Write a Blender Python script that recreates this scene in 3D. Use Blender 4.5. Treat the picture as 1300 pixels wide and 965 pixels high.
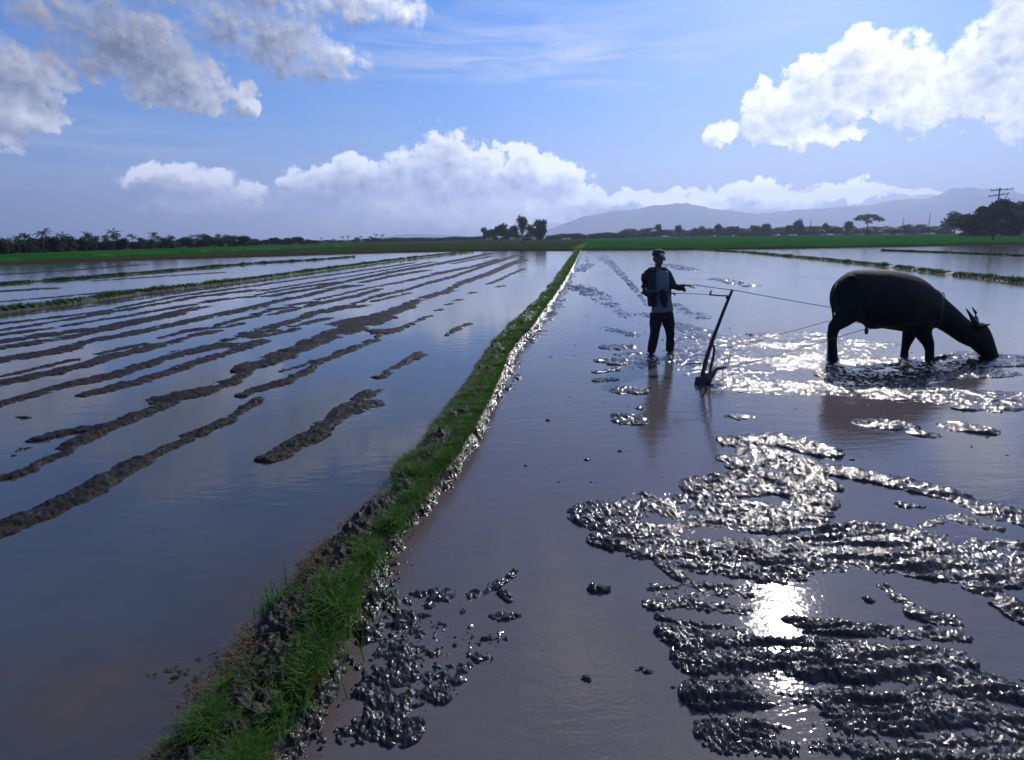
import bpy, math, random
import numpy as np
from mathutils import Vector, Matrix

for o in list(bpy.data.objects):
    bpy.data.objects.remove(o)
sc = bpy.context.scene
col = sc.collection
PI = math.pi

# ------------------------------------------------------------------ camera
H_EYE = 1.85
FPX, CX, CY = 722.0, 650.0, 438.0
PITCH = math.atan((438 - 302) / FPX)
ROLL = math.radians(0.63)
_f = np.array([0, math.cos(PITCH), -math.sin(PITCH)])
_r0 = np.array([1.0, 0, 0])
_u0 = np.array([0, math.sin(PITCH), math.cos(PITCH)])
_r = _r0 * math.cos(ROLL) - _u0 * math.sin(ROLL)
_u = _u0 * math.cos(ROLL) + _r0 * math.sin(ROLL)


def ray(px, py):
    d = _f * FPX + _r * (px - CX) - _u * (py - CY)
    return d / np.linalg.norm(d)


def gp(px, py, z=0.0):
    """ground point seen at a photograph pixel"""
    d = ray(px, py)
    t = (z - H_EYE) / d[2]
    return np.array([d[0] * t, d[1] * t, z])


def ae(px, py):
    d = ray(px, py)
    return math.degrees(math.atan2(d[0], d[1])), math.degrees(math.asin(d[2]))


cam_d = bpy.data.cameras.new('camera')
cam = bpy.data.objects.new('camera', cam_d)
col.objects.link(cam)
cam_d.sensor_fit = 'HORIZONTAL'
cam_d.sensor_width = 36.0
cam_d.lens = FPX / 1300 * 36.0
cam_d.shift_y = -44.5 / 1300
cam_d.clip_start = 0.05
cam_d.clip_end = 30000
M = Matrix(((_r[0], _u[0], -_f[0], 0), (_r[1], _u[1], -_f[1], 0), (_r[2], _u[2], -_f[2], H_EYE), (0, 0, 0, 1)))
cam.matrix_world = M
sc.camera = cam

# ------------------------------------------------------------------ sun, exposure
_g = ray(992, 800)
SUN = np.array([_g[0], _g[1], -_g[2]])
SUN_EL = math.asin(SUN[2])
SUN_AZ = math.atan2(SUN[0], SUN[1])
sl = bpy.data.lights.new('sun', 'SUN')
sl.energy = 4.0
sl.angle = math.radians(0.5)
sl.color = (1.0, 0.95, 0.87)
so = bpy.data.objects.new('sun', sl)
col.objects.link(so)
so.rotation_euler = Vector(-SUN).to_track_quat('-Z', 'Y').to_euler()
so.location = (0, 0, 20)

vs = sc.view_settings
vs.view_transform = 'Standard'
vs.look = 'None'
vs.exposure = 0.15
vs.gamma = 1.0
sc.cycles.use_denoising = True
sc.cycles.max_bounces = 5
sc.cycles.volume_bounces = 0
sc.cycles.sample_clamp_indirect = 8.0
sc.cycles.blur_glossy = 0.3
SKY_STRENGTH = 0.095


# ------------------------------------------------------------------ node helpers
class NG:
    def __init__(self, tree):
        self.t = tree
        self.n = tree.nodes
        self.l = tree.links

    def node(self, typ, **kw):
        n = self.n.new(typ)
        for k, v in kw.items():
            setattr(n, k, v)
        return n

    def put(self, sock, v):
        if isinstance(v, bpy.types.NodeSocket):
            self.l.new(v, sock)
        elif v is not None:
            sock.default_value = v

    def m(self, op, a, b=None, c=None, clamp=False):
        n = self.node('ShaderNodeMath', operation=op, use_clamp=clamp)
        self.put(n.inputs[0], a)
        if b is not None: self.put(n.inputs[1], b)
        if c is not None: self.put(n.inputs[2], c)
        return n.outputs[0]

    def v(self, op, a, b=None, out=0):
        n = self.node('ShaderNodeVectorMath', operation=op)
        self.put(n.inputs[0], a)
        if b is not None: self.put(n.inputs[1], b)
        return n.outputs[out]

    def scale(self, a, s):
        n = self.node('ShaderNodeVectorMath', operation='SCALE')
        self.put(n.inputs[0], a)
        self.put(n.inputs['Scale'], s)
        return n.outputs[0]

    def noise(self, vec, scale, detail=4, rough=0.55, dist=0.0, out='Fac'):
        n = self.node('ShaderNodeTexNoise')
        self.put(n.inputs['Vector'], vec)
        n.inputs['Scale'].default_value = scale
        n.inputs['Detail'].default_value = detail
        n.inputs['Roughness'].default_value = rough
        n.inputs['Distortion'].default_value = dist
        return n.outputs[out]

    def voro(self, vec, scale, feature='F1', smooth=0.5):
        n = self.node('ShaderNodeTexVoronoi', feature=feature)
        self.put(n.inputs['Vector'], vec)
        n.inputs['Scale'].default_value = scale
        if feature == 'SMOOTH_F1':
            n.inputs['Smoothness'].default_value = smooth
        return n.outputs['Distance']

    def mr(self, v, a, b, c=0.0, d=1.0, smooth=True):
        n = self.node('ShaderNodeMapRange', interpolation_type='SMOOTHSTEP' if smooth else 'LINEAR')
        self.put(n.inputs[0], v)
        for i, x in enumerate((a, b, c, d)):
            self.put(n.inputs[1 + i], x)
        return n.outputs[0]

    def mix(self, f, a, b, mode='MIX'):
        n = self.node('ShaderNodeMix', data_type='RGBA', blend_type=mode)
        self.put(n.inputs[0], f)
        self.put(n.inputs[6], a if isinstance(a, bpy.types.NodeSocket) else (*a, 1))
        self.put(n.inputs[7], b if isinstance(b, bpy.types.NodeSocket) else (*b, 1))
        return n.outputs[2]

    def comb(self, x, y, z=0.0):
        n = self.node('ShaderNodeCombineXYZ')
        self.put(n.inputs[0], x); self.put(n.inputs[1], y); self.put(n.inputs[2], z)
        return n.outputs[0]

    def bump(self, h, strength, dist, normal=None):
        n = self.node('ShaderNodeBump')
        n.inputs['Strength'].default_value = strength
        n.inputs['Distance'].default_value = dist
        self.put(n.inputs['Height'], h)
        if normal is not None: self.put(n.inputs['Normal'], normal)
        return n.outputs[0]


# ------------------------------------------------------------------ world: sky and clouds
world = bpy.data.worlds.new("World")
sc.world = world
world.use_nodes = True
g = NG(world.node_tree)
for n in list(g.n): g.n.remove(n)
sky = g.node('ShaderNodeTexSky', sky_type='NISHITA')
sky.sun_disc = False
sky.sun_elevation = SUN_EL
sky.sun_rotation = SUN_AZ
sky.altitude = 0
sky.air_density = 1.0
sky.dust_density = 0.6
sky.ozone_density = 4.0
tc = g.node('ShaderNodeTexCoord')
dvec = g.v('NORMALIZE', tc.outputs['Generated'])
sx = g.node('ShaderNodeSeparateXYZ'); g.put(sx.inputs[0], dvec)
D2 = 180 / PI
az = g.m('MULTIPLY', g.m('ARCTAN2', sx.outputs[0], sx.outputs[1]), D2)
el = g.m('MULTIPLY', g.m('ARCSINE', sx.outputs[2]), D2)
P0 = g.comb(az, el)

# cumulus: ellipses (centre and radii by photograph pixel, turned into azimuth/elevation), edges from noise
CLOUDS = [  # x, y, rx, ry
    # upper left pair
    (110, 25, 85, 50), (165, 55, 95, 62), (225, 100, 72, 48), (245, 125, 45, 26), (20, 85, 75, 42),
    (-70, 70, 70, 60), (150, -40, 100, 40),
    (290, 25, 60, 42), (350, 50, 85, 50), (420, 75, 55, 30), (330, -10, 110, 50), (450, 5, 80, 30), (510, 10, 34, 24),
    (20, 135, 60, 28), (315, 123, 16, 16), (-30, 160, 50, 40),
    # middle bank
    (575, 198, 48, 34), (535, 212, 62, 30), (455, 225, 55, 28), (430, 245, 70, 30), (590, 225, 110, 40), (670, 215, 45, 28), (705, 225, 45, 24),
    (480, 262, 120, 32), (620, 262, 130, 30), (400, 235, 40, 22),
    (240, 232, 58, 24), (190, 224, 50, 15), (300, 247, 50, 18), (265, 262, 90, 20),
    
    # low band to the right
    (750, 252, 55, 15), (800, 250, 45, 13), (855, 255, 55, 13), (905, 262, 40, 11), (960, 243, 60, 14), (1010, 252, 55, 17), (1075, 245, 55, 14), (1120, 248, 50, 9), (1160, 247, 35, 6),
    # right bank
    (980, 142, 36, 42), (975, 168, 28, 18), (1010, 135, 38, 34), (1045, 110, 50, 45), (1090, 75, 45, 45), (1075, 125, 38, 30),
    (1140, 85, 50, 38), (1180, 130, 70, 42), (1145, 140, 36, 20), (1230, 115, 60, 48), (1270, 65, 55, 65), (1300, 30, 50, 60), (1320, 120, 60, 60),
    (915, 172, 24, 17), (1035, 172, 70, 14), (1340, -40, 80, 60),
]
warp = g.noise(P0, 0.45, 3, 0.6, out='Color')
Pw = g.v('ADD', P0, g.scale(g.v('SUBTRACT', warp, (0.5, 0.5, 0.5)), 3.2))
q = None; q2 = None
for (cx_, cy_, rx_, ry_) in CLOUDS:
    a0, e0 = ae(cx_, cy_)
    a1, _ = ae(cx_ + rx_, cy_); _, e1 = ae(cx_, cy_ - ry_)
    ra, re = abs(a1 - a0) * 1.12, abs(e1 - e0) * 1.12
    dd = g.v('MULTIPLY', g.v('SUBTRACT', Pw, (a0, e0, 0)), (1 / ra, 1 / re, 0))
    ln = g.v('DOT_PRODUCT', dd, dd, out=1)
    q = ln if q is None else g.m('SMOOTH_MIN', q, ln, 0.35)
    d2_ = g.v('MULTIPLY', g.v('SUBTRACT', Pw, (a0 - 0.7, e0 - 1.3, 0)), (1 / ra, 1 / re, 0))
    ln2 = g.v('DOT_PRODUCT', d2_, d2_, out=1)
    q2 = ln2 if q2 is None else g.m('SMOOTH_MIN', q2, ln2, 0.35)
env1 = g.m('SUBTRACT', 1.0, g.m('MINIMUM', q, 2.5))

# clouds higher than the photograph's upper edge: a loose broken layer, seen only mirrored in the water
zz = g.m('MAXIMUM', g.m('ADD', sx.outputs[2], 0.08), 0.05)
plane = g.comb(g.m('DIVIDE', sx.outputs[0], zz), g.m('DIVIDE', sx.outputs[1], zz))
hi = g.noise(plane, 1.3, 4, 0.6)
hi = g.m('SUBTRACT', g.m('MULTIPLY', hi, 5.0), 2.55)
hi_gate = g.mr(el, 22.0, 28.0)
hi = g.m('SUBTRACT', hi, g.m('MULTIPLY', g.m('SUBTRACT', 1.0, hi_gate), 3.0))
env = g.m('MAXIMUM', env1, hi)


def puffs(vec):
    a = g.voro(vec, 0.42, 'SMOOTH_F1', 0.35)
    b = g.voro(vec, 1.05, 'SMOOTH_F1', 0.3)
    c = g.noise(vec, 1.1, 7, 0.62)
    s = g.m('ADD', g.m('MULTIPLY', g.m('SUBTRACT', 0.55, a), 0.9), g.m('MULTIPLY', g.m('SUBTRACT', 0.5, b), 0.55))
    return g.m('ADD', s, g.m('MULTIPLY', g.m('SUBTRACT', c, 0.5), 1.7))


warp2 = g.noise(P0, 1.6, 3, 0.6, out='Color')
Pp = g.v('ADD', P0, g.scale(g.v('SUBTRACT', warp2, (0.5, 0.5, 0.5)), 0.9))
n0 = puffs(Pp)
n1 = puffs(g.v('ADD', Pp, (0.30, 0.42, 0)))
dens = g.m('ADD', env, g.m('MULTIPLY', n0, 0.85))
soft = g.m('ADD', g.mr(g.noise(P0, 0.25, 2), 0.35, 0.7, 0.22, 0.7), g.m('MULTIPLY', g.mr(el, 10.0, 17.0, 0.0, 0.8), g.mr(az, -4.0, 8.0, 1.0, 0.0)))
soft = g.m('ADD', soft, g.m('MULTIPLY', g.mr(el, 1.5, 6.5, 1.3, 0.0), g.mr(az, -18.0, 0.0, 1.0, 0.12)))
alpha = g.mr(dens, 0.0, soft)
alpha = g.m('MULTIPLY', alpha, g.mr(el, -0.5, 3.2, 0.35, 1.0))
relief = g.m('SUBTRACT', n0, n1)
thick = g.mr(dens, 0.25, 1.5)
sundot = g.v('DOT_PRODUCT', dvec, tuple(float(x) for x in SUN), out=1)
glow = g.m('POWER', g.m('MAXIMUM', sundot, 0.0), 5.0)
shade = g.m('MULTIPLY', g.m('SUBTRACT', g.m('MINIMUM', q2, 2.5), g.m('MINIMUM', q, 2.5)), 0.42)
softlow = g.mr(el, 1.0, 6.0, 0.35, 1.0)
lit = g.m('ADD', g.m('MULTIPLY', g.m('MULTIPLY', relief, softlow), 0.55), g.m('SUBTRACT', g.m('ADD', 0.68, g.m('MULTIPLY', shade, 1.5)), g.m('MULTIPLY', thick, 0.50)))
big = g.noise(P0, 0.16, 3, 0.5)
lit = g.m('ADD', lit, g.m('MULTIPLY', g.m('SUBTRACT', big, 0.5), 0.5))
lit = g.m('ADD', lit, g.mr(el, 0.0, 4.5, 0.30, 0.0))
lit = g.m('ADD', lit, g.mr(glow, 0.1, 0.7, -0.14, 0.24), clamp=True)
ccol = g.mix(lit, (0.14, 0.175, 0.28), (0.86, 0.88, 0.96))
ccol = g.scale(ccol, g.m('ADD', 1.0, g.m('MULTIPLY', glow, 0.6)))
low = g.m('MULTIPLY', g.mr(el, 0.5, 11.0, 2.3, 1.1), g.m('SUBTRACT', 1.0, g.m('MULTIPLY', g.mr(el, 9.0, 15.0), g.mr(az, -34.0, -12.0, 0.42, 0.12))))
ccol = g.scale(ccol, low)

# thin streaky cirrus and horizon whitening
st = g.noise(g.v('MULTIPLY', P0, (0.10, 0.85, 1)), 1.0, 6, 0.62, 0.6)
st2 = g.noise(P0, 0.07, 2)
gate = None
for (cx_, cy_, rx_, ry_, s_) in [(700, 68, 240, 38, 1.0), (1000, 205, 330, 22, 0.6), (90, 178, 170, 40, 0.55), (650, 20, 380, 22, 0.35), (150, 240, 240, 40, 0.6)]:
    a0, e0 = ae(cx_, cy_); a1, _ = ae(cx_ + rx_, cy_); _, e1 = ae(cx_, cy_ - ry_)
    dd = g.v('MULTIPLY', g.v('SUBTRACT', P0, (a0, e0, 0)), (1 / (a1 - a0), 1 / (e1 - e0), 0))
    w = g.m('MULTIPLY', g.m('EXPONENT', g.m('MULTIPLY', g.v('DOT_PRODUCT', dd, dd, out=1), -1.0)), s_)
    gate = w if gate is None else g.m('MAXIMUM', gate, w)
cir = g.m('MULTIPLY', g.mr(st, 0.30, 0.72), g.m('ADD', g.m('MULTIPLY', gate, 1.15), g.mr(st2, 0.40, 0.8, 0.05, 0.3)), clamp=True)
skyc = g.mix(1.0, sky.outputs[0], (0.92, 0.97, 1.16), 'MULTIPLY')
hsv = g.node('ShaderNodeHueSaturation'); hsv.inputs['Saturation'].default_value = 1.5
g.put(hsv.inputs['Color'], skyc)
skyl = g.scale(hsv.outputs[0], SKY_STRENGTH)
hz_f = g.m('EXPONENT', g.m('MULTIPLY', g.m('ABSOLUTE', el), -0.11))
skyl = g.mix(g.m('MULTIPLY', hz_f, 0.8), skyl, (0.36, 0.49, 0.82))
base = g.mix(g.m('MULTIPLY', cir, 0.75), skyl, (0.58, 0.66, 0.86))
fin = g.mix(alpha, base, ccol)
bg = g.node('ShaderNodeBackground')
g.put(bg.inputs['Color'], fin)
bg.inputs['Strength'].default_value = 1.0
wo = g.node('ShaderNodeOutputWorld')
g.l.new(bg.outputs[0], wo.inputs[0])
world.cycles.sampling_method = 'MANUAL'
world.cycles.sample_map_resolution = 512


# ------------------------------------------------------------------ tags and mesh helpers
def tag(o, label=None, cat=None, group=None, kind=None):
    if label: o['label'] = label
    if cat: o['category'] = cat
    if group: o['group'] = group
    if kind: o['kind'] = kind
    return o


def empty(name, loc, rz=0.0):
    o = bpy.data.objects.new(name, None)
    o.empty_display_size = 0.3
    col.objects.link(o)
    o.location = loc
    o.rotation_euler = (0, 0, rz)
    return o


def mesh_obj(name, verts, faces, mat=None, parent=None, smooth=True, loc=None):
    me = bpy.data.meshes.new(name)
    me.from_pydata([tuple(map(float, v)) for v in verts], [], [tuple(map(int, f)) for f in faces])
    me.update()
    if smooth:
        me.polygons.foreach_set('use_smooth', [True] * len(me.polygons))
    if mat: me.materials.append(mat)
    o = bpy.data.objects.new(name, me)
    col.objects.link(o)
    if parent: o.parent = parent
    if loc is not None: o.location = loc
    return o


def fast_mesh(name, V, F, mat=None, parent=None, smooth=True, attrs=None):
    """V (n,3); F (m,k) all faces with k corners"""
    me = bpy.data.meshes.new(name)
    V = np.ascontiguousarray(V, dtype=np.float32)
    F = np.ascontiguousarray(F, dtype=np.int32)
    k = F.shape[1]
    me.vertices.add(len(V)); me.vertices.foreach_set('co', V.ravel())
    me.loops.add(F.size); me.loops.foreach_set('vertex_index', F.ravel())
    me.polygons.add(len(F))
    me.polygons.foreach_set('loop_start', np.arange(len(F), dtype=np.int32) * k)
    me.polygons.foreach_set('use_smooth', np.full(len(F), bool(smooth)))
    me.update(calc_edges=True)
    if attrs:
        for an, av in attrs.items():
            at = me.attributes.new(an, 'FLOAT', 'POINT')
            at.data.foreach_set('value', np.ascontiguousarray(av, dtype=np.float32))
    if mat: me.materials.append(mat)
    o = bpy.data.objects.new(name, me)
    col.objects.link(o)
    if parent: o.parent = parent
    return o


class MB:
    """collects tubes and boxes into one mesh"""
    def __init__(self):
        self.V = []; self.F = []

    def add(self, V, F):
        b = len(self.V)
        self.V += [tuple(v) for v in V]
        self.F += [tuple(i + b for i in f) for f in F]

    def tube(self, pts, radii, seg=8, flat=None, up=None):
        """pts list of 3-vectors, radii list of r or (r_side, r_up)"""
        pts = [Vector(p) for p in pts]
        n = len(pts)
        V = []; F = []
        ref = Vector(up) if up else Vector((0, 0, 1))
        for i, p in enumerate(pts):
            t = (pts[min(i + 1, n - 1)] - pts[max(i - 1, 0)])
            t = t.normalized() if t.length > 1e-9 else Vector((1, 0, 0))
            s = t.cross(ref)
            if s.length < 0.08: s = t.cross(Vector((0, 1, 0)))
            if s.length < 0.08: s = t.cross(Vector((1, 0, 0)))
            s.normalize()
            w = s.cross(t).normalized()
            if flat: s = Vector((0, 1, 0)); w = Vector((0, 0, 1))
            r = radii[i] if isinstance(radii, (list, tuple)) else radii
            ra, rb = r if isinstance(r, (list, tuple)) else (r, r)
            for k in range(seg):
                a = 2 * PI * k / seg
                V.append(p + s * (ra * math.cos(a)) + w * (rb * math.sin(a)))
        for i in range(n - 1):
            for k in range(seg):
                F.append((i * seg + k, i * seg + (k + 1) % seg, (i + 1) * seg + (k + 1) % seg, (i + 1) * seg + k))
        V.append(pts[0]); V.append(pts[-1])
        for k in range(seg):
            F.append((n * seg, (k + 1) % seg, k))
            F.append((n * seg + 1, (n - 1) * seg + k, (n - 1) * seg + (k + 1) % seg))
        self.add(V, F)

    def blob(self, c, r, seg=14, rings=9, rot=None):
        V = []; F = []
        R = rot or Matrix.Identity(3)
        for j in range(1, rings):
            th = PI * j / rings
            for k in range(seg):
                a = 2 * PI * k / seg
                v = Vector((r[0] * math.sin(th) * math.cos(a), r[1] * math.sin(th) * math.sin(a), r[2] * math.cos(th)))
                V.append(Vector(c) + R @ v)
        top = len(V); V.append(Vector(c) + R @ Vector((0, 0, r[2])))
        bot = len(V); V.append(Vector(c) + R @ Vector((0, 0, -r[2])))
        for j in range(rings - 2):
            for k in range(seg):
                F.append((j * seg + k, (j + 1) * seg + k, (j + 1) * seg + (k + 1) % seg, j * seg + (k + 1) % seg))
        for k in range(seg):
            F.append((top, k, (k + 1) % seg))
            F.append((bot, (rings - 2) * seg + (k + 1) % seg, (rings - 2) * seg + k))
        self.add(V, F)

    def box(self, c, s, rot=None):
        R = rot or Matrix.Identity(3)
        V = [Vector(c) + R @ Vector((sx_ * s[0] / 2, sy_ * s[1] / 2, sz_ * s[2] / 2))
             for sx_ in (-1, 1) for sy_ in (-1, 1) for sz_ in (-1, 1)]
        self.add(V, [(0, 1, 3, 2), (4, 6, 7, 5), (0, 4, 5, 1), (2, 3, 7, 6), (0, 2, 6, 4), (1, 5, 7, 3)])

    def build(self, name, mat, parent=None, smooth=True, loc=None):
        return mesh_obj(name, self.V, self.F, mat, parent, smooth, loc)

    def remesh(self, name, mat, parent=None, voxel=0.02, smooth_it=4, loc=None, disp=None):
        """fuse everything into one continuous skin"""
        o = mesh_obj('tmp', self.V, self.F)
        m1 = o.modifiers.new('r', 'REMESH'); m1.mode = 'VOXEL'; m1.voxel_size = voxel; m1.use_smooth_shade = True
        m2 = o.modifiers.new('s', 'SMOOTH'); m2.factor = 0.5; m2.iterations = smooth_it
        dg = bpy.context.evaluated_depsgraph_get()
        me = bpy.data.meshes.new_from_object(o.evaluated_get(dg))
        bpy.data.objects.remove(o)
        me.name = name
        me.materials.clear()
        if mat: me.materials.append(mat)
        me.polygons.foreach_set('use_smooth', [True] * len(me.polygons))
        ob = bpy.data.objects.new(name, me)
        col.objects.link(ob)
        if parent: ob.parent = parent
        if loc is not None: ob.location = loc
        return ob


# ------------------------------------------------------------------ numpy noise
_rng = np.random.RandomState(7)
_perm = _rng.permutation(4096).astype(np.int64)


def _hash(ix, iy, s=0):
    return _perm[(_perm[(_perm[(ix + s * 131) & 4095] + iy) & 4095] + s * 17) & 4095]


def vnoise(x, y, s=0):
    ix = np.floor(x).astype(np.int64); iy = np.floor(y).astype(np.int64)
    fx = x - ix; fy = y - iy
    u = fx * fx * fx * (fx * (fx * 6 - 15) + 10); v = fy * fy * fy * (fy * (fy * 6 - 15) + 10)

    def gr(jx, jy, dx, dy):
        a = _hash(jx, jy, s) * (2 * PI / 4096)
        return np.cos(a) * dx + np.sin(a) * dy
    a = gr(ix, iy, fx, fy); b = gr(ix + 1, iy, fx - 1, fy)
    c = gr(ix, iy + 1, fx, fy - 1); d = gr(ix + 1, iy + 1, fx - 1, fy - 1)
    return ((a * (1 - u) + b * u) * (1 - v) + (c * (1 - u) + d * u) * v) * 1.5


def fbm(x, y, f, oct=4, s=0, gain=0.5):
    t = np.zeros_like(x); a = 1.0
    for i in range(oct):
        t += a * vnoise(x * f + 13.7 * i, y * f - 7.1 * i, s + i)
        f *= 2.03; a *= gain
    return t


def cells(x, y, f, s=0):
    """distance to the nearest feature point (0..~1) and a random number of that cell"""
    x = x * f; y = y * f
    ix = np.floor(x).astype(np.int64); iy = np.floor(y).astype(np.int64)
    best = np.full(x.shape, 9.0); rnd = np.zeros(x.shape)
    for dx in (-1, 0, 1):
        for dy in (-1, 0, 1):
            h1 = _hash(ix + dx, iy + dy, s) / 4096.0
            h2 = _hash(ix + dx, iy + dy, s + 5) / 4096.0
            h3 = _hash(ix + dx, iy + dy, s + 9) / 4096.0
            d = (ix + dx + h1 - x) ** 2 + (iy + dy + h2 - y) ** 2
            mk = d < best
            best = np.where(mk, d, best); rnd = np.where(mk, h3, rnd)
    return np.sqrt(best), rnd


def sst(x, a, b):
    t = np.clip((x - a) / (b - a), 0, 1)
    return t * t * (3 - 2 * t)


# ------------------------------------------------------------------ materials
def mat(name):
    m = bpy.data.materials.new(name)
    m.use_nodes = True
    k = NG(m.node_tree)
    b = k.n['Principled BSDF']
    return m, k, b


def objco(k):
    return k.node('ShaderNodeTexCoord').outputs['Object']


def simple(name, c, rough=0.6, var=0.3, scale=8.0, bump=0.3, bdist=0.01, spec=0.5, metallic=0.0):
    m, k, b = mat(name)
    oc = objco(k)
    n = k.noise(oc, scale, 5, 0.6)
    c2 = tuple(x * (1 - var) for x in c); c3 = tuple(min(1, x * (1 + var)) for x in c)
    k.put(b.inputs['Base Color'], k.mix(k.mr(n, 0.3, 0.7), c2, c3))
    b.inputs['Roughness'].default_value = rough
    b.inputs['Specular IOR Level'].default_value = spec
    b.inputs['Metallic'].default_value = metallic
    if bump:
        k.put(b.inputs['Normal'], k.bump(k.noise(oc, scale * 4, 4, 0.6), bump, bdist))
    return m


# water: murky paddy water
m_water, k, b = mat('paddy_water')
oc = objco(k)
sh = k.node('ShaderNodeAttribute', attribute_name='shallow').outputs['Fac']
cl = k.noise(oc, 0.35, 4, 0.6, 0.5)
side = k.node('ShaderNodeAttribute', attribute_name='right').outputs['Fac']
murk = k.mix(k.mr(cl, 0.3, 0.7), (0.040, 0.045, 0.053), (0.062, 0.066, 0.072))
murk = k.mix(side, murk, k.mix(k.mr(cl, 0.3, 0.7), (0.084, 0.071, 0.073), (0.108, 0.092, 0.090)))
murk = k.mix(k.m('MULTIPLY', sh, k.mr(k.noise(oc, 3.0, 5, 0.65), 0.25, 0.7)), murk, (0.075, 0.052, 0.038))
k.put(b.inputs['Base Color'], murk)
b.inputs['Roughness'].default_value = 0.045
b.inputs['IOR'].default_value = 1.45
w1 = k.noise(k.v('MULTIPLY', oc, (2.2, 7.0, 1)), 1.0, 3, 0.55, 0.4)
w2 = k.noise(k.v('MULTIPLY', oc, (11.0, 30.0, 1)), 1.0, 2, 0.5, 0.3)
pt = k.mr(k.noise(oc, 0.5, 3, 0.5), 0.42, 0.66)
hh = k.m('ADD', k.m('MULTIPLY', w1, k.mr(side, 0, 1, 0.35, 0.6)), k.m('MULTIPLY', k.m('MULTIPLY', w2, pt), k.mr(side, 0, 1, 0.16, 0.24)))
w3 = k.noise(k.v('MULTIPLY', oc, (38.0, 62.0, 1)), 1.0, 2, 0.5, 0.2)
hh = k.m('ADD', hh, k.m('MULTIPLY', w3, k.mr(side, 0, 1, 0.03, 0.14)))
k.put(b.inputs['Normal'], k.bump(hh, 1.0, 0.006))


def mud_material(name, dark, light, rough_lo, rough_hi, bump=0.6, dry=0.0):
    m, k, b = mat(name)
    oc = objco(k)
    n1 = k.noise(oc, 2.5, 5, 0.6)
    n2 = k.noise(oc, 26, 5, 0.65)
    c = k.mix(k.mr(k.m('ADD', k.m('MULTIPLY', n1, 0.5), k.m('MULTIPLY', n2, 0.5)), 0.36, 0.64), dark, light)
    k.put(b.inputs['Base Color'], c)
    k.put(b.inputs['Roughness'], k.mr(k.noise(oc, 14, 4, 0.6), 0.35, 0.65, rough_lo, rough_hi))
    b.inputs['IOR'].default_value = 1.38
    bb = k.bump(k.noise(oc, 38, 4, 0.6), bump, 0.012)
    k.put(b.inputs['Normal'], k.bump(k.noise(oc, 150, 2, 0.5), bump * 0.6, 0.003, bb))
    return m


m_mud_ridge = mud_material('ridge_mud', (0.009, 0.008, 0.008), (0.028, 0.024, 0.023), 0.5, 0.85, 1.0)
m_mud_ridge.node_tree.nodes['Principled BSDF'].inputs['Specular IOR Level'].default_value = 0.2
m_mud_wet = mud_material('wet_mud', (0.009, 0.008, 0.008), (0.024, 0.020, 0.019), 0.05, 0.11, 0.5)
m_bund = mud_material('bund_soil', (0.010, 0.009, 0.008), (0.032, 0.026, 0.020), 0.55, 0.9, 1.0)

# bund soil goes wet and glossy on its right flank (attribute wet)
k = NG(m_bund.node_tree); b = k.n['Principled BSDF']
wet = k.node('ShaderNodeAttribute', attribute_name='wet').outputs['Fac']
rs = b.inputs['Roughness'].links[0].from_socket
mxn = k.node('ShaderNodeMix', data_type='FLOAT')
k.put(mxn.inputs[0], wet); k.put(mxn.inputs[2], rs); mxn.inputs[3].default_value = 0.17
k.put(b.inputs['Roughness'], mxn.outputs[0])
gr = k.node('ShaderNodeAttribute', attribute_name='green').outputs['Fac']
cs = b.inputs['Base Color'].links[0].from_socket
k.put(b.inputs['Base Color'], k.mix(gr, cs, (0.035, 0.085, 0.014)))

# land beyond the paddies
m_ground, k, b = mat('field_ground')
oc = objco(k)
zone = k.node('ShaderNodeAttribute', attribute_name='zone').outputs['Fac']
n = k.noise(k.v('MULTIPLY', oc, (0.12, 0.35, 0.1)), 1.0, 6, 0.7)
dull = k.mix(k.mr(n, 0.35, 0.68), (0.028, 0.032, 0.016), (0.034, 0.066, 0.018))
k.put(b.inputs['Base Color'], k.mix(zone, (0.045, 0.034, 0.026), dull))
b.inputs['Roughness'].default_value = 0.9
b.inputs['Specular IOR Level'].default_value = 0.0
k.put(b.inputs['Normal'], k.bump(k.noise(oc, 3, 5, 0.7), 0.8, 0.15))

m_rice, k, b = mat('young_rice')
oc = objco(k)
n = k.noise(k.v('MULTIPLY', oc, (0.05, 0.22, 0.1)), 1.0, 5, 0.65)
k.put(b.inputs['Base Color'], k.mix(k.mr(n, 0.35, 0.65), (0.012, 0.060, 0.013), (0.024, 0.105, 0.018)))
b.inputs['Roughness'].default_value = 0.85
b.inputs['Specular IOR Level'].default_value = 0.0
k.put(b.inputs['Normal'], k.bump(k.noise(oc, 5, 4, 0.7), 0.7, 0.15))


def leaf_mat(name, c1, c2, transl=0.35, rough=0.6):
    m, k, b = mat(name)
    geo = k.node('ShaderNodeNewGeometry')
    rnd = geo.outputs['Random Per Island']
    oi = k.node('ShaderNodeObjectInfo').outputs['Random']
    c = k.mix(k.m('ADD', k.m('MULTIPLY', rnd, 0.7), k.m('MULTIPLY', oi, 0.3)), c1, c2)
    k.put(b.inputs['Base Color'], c)
    b.inputs['Roughness'].default_value = rough
    b.inputs['Specular IOR Level'].default_value = 0.2
    tr = k.node('ShaderNodeBsdfTranslucent')
    k.put(tr.inputs['Color'], k.mix(1.0, c, (1.3, 1.6, 0.7), 'MULTIPLY'))
    ms = k.node('ShaderNodeMixShader')
    ms.inputs[0].default_value = transl
    k.l.new(b.outputs[0], ms.inputs[1]); k.l.new(tr.outputs[0], ms.inputs[2])
    k.l.new(ms.outputs[0], k.n['Material Output'].inputs['Surface'])
    return m


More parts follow.
